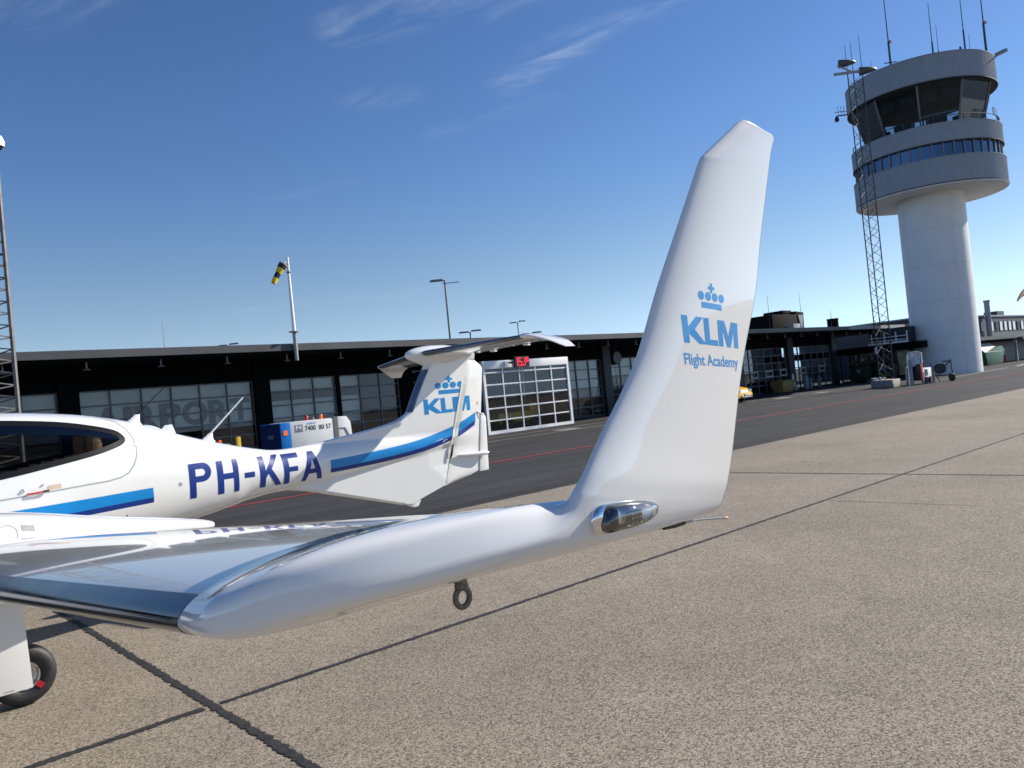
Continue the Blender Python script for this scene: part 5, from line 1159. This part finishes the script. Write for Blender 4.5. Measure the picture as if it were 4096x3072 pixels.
for x, y, h, w, lab in ((57.1, 30.3, 1.05, .42, 'pale grey service pillar, widest of three in front of the right glazing'), (57.75, 30.3, .82, .16, 'slim grey post right beside the wide service pillar'), (59.6, 30.5, .85, .16, 'slim grey post standing apart in front of the right glazing')):
    mb = MB(); mb.bb(x - w / 2, x + w / 2, y - .12, y + .12, 0, h); tag(mb.build('service_pillar', mat('pillar grey', (.22, .24, .27), .5), bevel=.02), lab, 'pillar')
# waste containers in the shade of the hall
for i, x in enumerate((66.0, 69.2)):
    pass
for x, y, lab in ((62.9, 28.6, 'dark green wheeled container with a blue disc, left of the pair in the porch shade'), (64.6 - .9, 27.0, 'dark green wheeled container with a blue disc, right of the pair in the porch shade')):
    t_ = thing('waste_container', (x, y, 0), lab, 'container', 'waste containers in the porch shade')
    mb = MB(); mb.box((x, y, .75), (.9, 1.5, 1.1)); mb.build('container_body', mat('dark green bin', (.012, .022, .014), .5), t_, bevel=.03); mb = MB(); mb.box((x, y, 1.34), (.95, 1.55, .08)); mb.build('container_lid', BLK, t_, bevel=.02)
    mb = MB(); mb.lathe((x - .455, y, .92), [(0, 0), (.17, 0), (.17, .012), (0, .012)], axis=(-1, 0, 0), n=20); mb.build('blue_disc', mat('blue disc', (.10, .20, .36), .5), t_)
    mb = MB()
    for dy in (-.6, .6): mb.lathe((x - .3, y + dy, .1), [(0, -.04), (.1, -.04), (.1, .04), (0, .04)], axis=(0, 1, 0), n=12)
    mb.build('castor', GALV, t_)
# fuelling point right of the mast
fp = thing('fuel_dispenser', (48, 18.9, 0), 'fuel dispenser with white rounded head and red side panel in front of the tower', 'dispenser')
mb = MB(); mb.path([(47.75, 18.95, 0), (47.75, 18.95, 1.75), (47.78, 18.9, 1.86), (47.9, 18.72, 1.92), (48.05, 18.5, 1.92), (48.15, 18.33, 1.84), (48.15, 18.33, 1.2)], .055); mb.build('head_frame', mat('bright frame', (.7, .7, .7), .3, metal=.6), fp, smooth=True)
mb = MB(); mb.box((48.0, 18.66, 1.45), (.62, .12, .75), rz=-.95); mb.build('head_panel', mat('worn white panel', (.62, .62, .64), .5, var=.5, vscale=9), fp, bevel=.02)
mb = MB(); mb.box((48.1, 18.63, .72), (.30, .55, .95), rz=0); mb.build('cabinet', BLACK, fp, bevel=.02)
mb = MB(); mb.box((48.02, 18.33, .70), (.26, .06, 1.02)); rp = mb.build('red_panel', REDB, fp, bevel=.01)
mb = MB()
for k in range(5): mb.box((48.0, 18.295, .38 + .16 * k), (.10, .012, .09))
mb.build('panel_marks', mat('panel marks', (.75, .4, .38), .5), rp)
mb = MB(); mb.path([(48.15, 18.3, 1.2), (48.5, 18.1, 1.3), (48.9, 18.0, .9), (49.1, 17.95, .4), (49.4, 17.9, .05)], .025); mb.build('hose', BLACK, fp, smooth=True)
for x, y, h, lab in ((48.72, 19.45, 1.05, 'dark grey bollard left of the fuel dispenser'), (47.72, 18.8, 1.45, 'tall pale bollard touching the left side of the fuel dispenser'), (48.53, 18.5, .75, 'short brown bollard right under the red dispenser panel'), (50.0, 18.45, .85, 'grey curved-top bollard beside the hose reel cart')):
    mb = MB(); mb.tube((x, y, 0), (x, y, h), .085, .085, 12); mb.lathe((x, y, h), [(.085, 0), (.06, .04), (0, .06)], n=12); tag(mb.build('bollard', GALV if x < 49 else FASCL, smooth=True, angle=50), lab, 'bollard')
gen = thing('generator_trailer', (49.4, 19.2, 0), 'small white wheeled generator behind the fuel dispenser hose', 'generator')
mb = MB(); mb.box((49.9, 19.2, .62), (1.3, .9, .62)); mb.build('casing', WHITE, gen, bevel=.04); mb = MB(); mb.box((49.25, 18.9, .66), (.02, .34, .36)); mb.box((49.75, 18.74, .66), (.4, .02, .36)); mb.build('panel', BLACK, gen)
mb = MB()
for x in (49.5, 50.2): mb.lathe((x, 18.72, .2), [(0, -.08), (.19, -.08), (.2, 0), (.19, .08), (0, .08)], axis=(0, 1, 0), n=18)
mb.build('wheel', RUBBER, gen, smooth=True)
hr = thing('hose_reel_cart', (50.0, 18.0, 0), 'two-wheeled hose reel cart with upright handle in front of the tower foot', 'cart')
mb = MB(); mb.path([(50.5, 17.55, .1), (50.45, 17.6, 1.35)], .03); mb.path([(50.45, 17.6, 1.2), (50.1, 18.0, .75), (49.8, 18.3, .45), (50.4, 17.65, .38)], .035); mb.box((50.3, 17.75, 1.2), (.08, .45, .08), rz=.73); mb.build('cart_frame', MASTD, hr)
mb = MB(); mb.lathe((50.0, 18.05, .8), [(.05, -.14), (.3, -.14), (.3, -.1), (.14, -.1), (.14, .1), (.3, .1), (.3, .14), (.05, .14)], axis=(.7, .72, 0), n=24); mb.build('reel', BLACK, hr, smooth=True)
mb = MB(); mb.lathe((50.45, 17.6, .24), [(0, -.1), (.22, -.1), (.24, 0), (.22, .1), (0, .1)], axis=(.7, -.7, 0), n=20); mb.build('wheel', RUBBER, hr, smooth=True)
# ================================================================== buildings right of the tower
bb_ = thing('office_building', (105, 35, 0), 'two-storey grey office building with bright white windows right of the tower', 'building')
YO = 31.5
mb = MB(); mb.bb(84, 140, YO, 45, 0, 5.45); mb.build('wall', GDARK, bb_); mb = MB(); mb.bb(83.8, 140, YO - .15, 45.1, 5.46, 5.62); mb.build('roof_cap', FASCL, bb_)
mb = MB(); mb.bb(84, 140, YO - .06, YO - .01, 2.85, 3.55); mb.build('wall_band', FASC, bb_)
for i in range(24):
    x = 94.5 + 1.62 * i
    if i == 5: continue
    mb = MB(); mb.bb(x - .48, x + .48, YO - .05, YO + .02, 3.72, 4.88); wf_ = mb.build('window', FASC, bb_); mb = MB(); mb.bb(x - .40, x + .40, YO - .09, YO - .06, 3.78, 4.84); mb.build('pane', mat('bright blind pane', (.78, .80, .80), .3) if i % 5 != 2 else FRIT, wf_)
mb = MB(); mb.tube((101.8, YO - .5, 3.0), (101.8, YO - .5, 7.15), .30, .30, 14); mb.lathe((101.8, YO - .5, 7.1), [(.33, 0), (.36, .05), (.36, .2), (0, .2)], n=14); mb.build('chimney', FASCL, bb_, smooth=True, angle=50)
mb = MB()
for x in (97.2, 98.6, 100.0): mb.tube((x, YO + .6, 5.6), (x, YO + .6, 6.3), .04)
mb.tube((97.2, YO + .6, 6.3), (100.0, YO + .6, 6.3), .04); mb.build('roof_rail', MASTD, bb_)
for q_ in ((98.2, 99.6, YO + .3, YO + 1.2, 5.63, 5.85), (108.5, 111, YO + .5, YO + 2, 5.63, 6.2)): mb = MB(); mb.bb(*q_); mb.build('roof_box', MASTD, bb_)
cp = thing('carport', (100, 29, 0), 'dark open carport in front of the grey office building', 'carport')
mb = MB(); mb.bb(82, 101.2, 28.1, 31.4, 2.62, 2.98); mb.bb(101.25, 140, 27.6, 31.4, 2.42, 2.72); mb.build('carport_roof', FASC, cp); mb = MB(); mb.bb(82, 140, 31.2, 31.42, 0, 2.6); mb.build('carport_wall', NVY, cp)
for x in (82.2, 101.0, 104.5, 112): mb = MB(); mb.bb(x - .12, x + .12, 28.2, 28.45, 0, 2.6); mb.build('carport_post', FASCL, cp)
gc = thing('green_container', (92.5, 28.6, 0), 'green steel container with striped sloping cover under the carport', 'container')
mb = MB(); mb.prism([(89.6, .1), (94.2, .1), (95.2, 1.5), (94.4, 1.9), (89.2, 1.35)], lambda x, z: (x, 27.75, z), lambda x, z: (x, 29.5, z)); mb.build('container_body', GREEN, gc, bevel=.03)
mb = MB(); mb.add([(89.0, 27.72, 1.36), (94.2, 27.72, 1.36), (94.6, 28.9, 2.3), (89.4, 28.9, 2.3)], [(0, 1, 2, 3)]); mb.build('striped_cover', TARP, gc, fixn=False)
for x, lab in ((98.6, 'red and white hydrant post under the carport, left of the two'), (100.0, 'red and white hydrant post under the carport, right of the two')):
    t_ = thing('hydrant_post', (x, 29.2, 0), lab, 'hydrant post', 'hydrant posts under the carport'); mb = MB(); mb.tube((x, 29.2, 0), (x, 29.2, .85), .10, .10, 10); mb.build('post', RED, t_); mb = MB(); mb.lathe((x, 29.2, .85), [(.11, 0), (.13, .1), (0, .28)], n=10); mb.build('cap', PLATEW, t_)
s2 = thing('windsock', (89.5, 24, 6.6), 'tip of a brown windsock entering at the right picture edge', 'windsock')
mb = MB(); rg = []
for j in range(8):
    t = j / 7; cc = Vector((87.6, 24, 6.05)) + Vector((3.0, 0, .95)) * t + Vector((0, 0, .12 * sin(pi * t))); rr = lerp(.07, .32, t); rg.append([cc + Vector((-rr * .3 * sin(a), rr * cos(a), rr * sin(a))) for a in [2 * pi * i / 14 for i in range(14)]])
mb.loft(rg); mb.build('sock', mat('brown sock', (.16, .07, .025), .8), s2, smooth=True)
mb = MB(); mb.tube((91.6, 24, 0), (91.6, 24, 7.6), .07, .05, 10); mb.tube((91.6, 24, 7.1), (90.6, 24, 7.0), .02); mb.build('pole', WHITE, s2, smooth=True)

for o in list(bpy.data.objects):
    if '_o' in o: del o['_o']
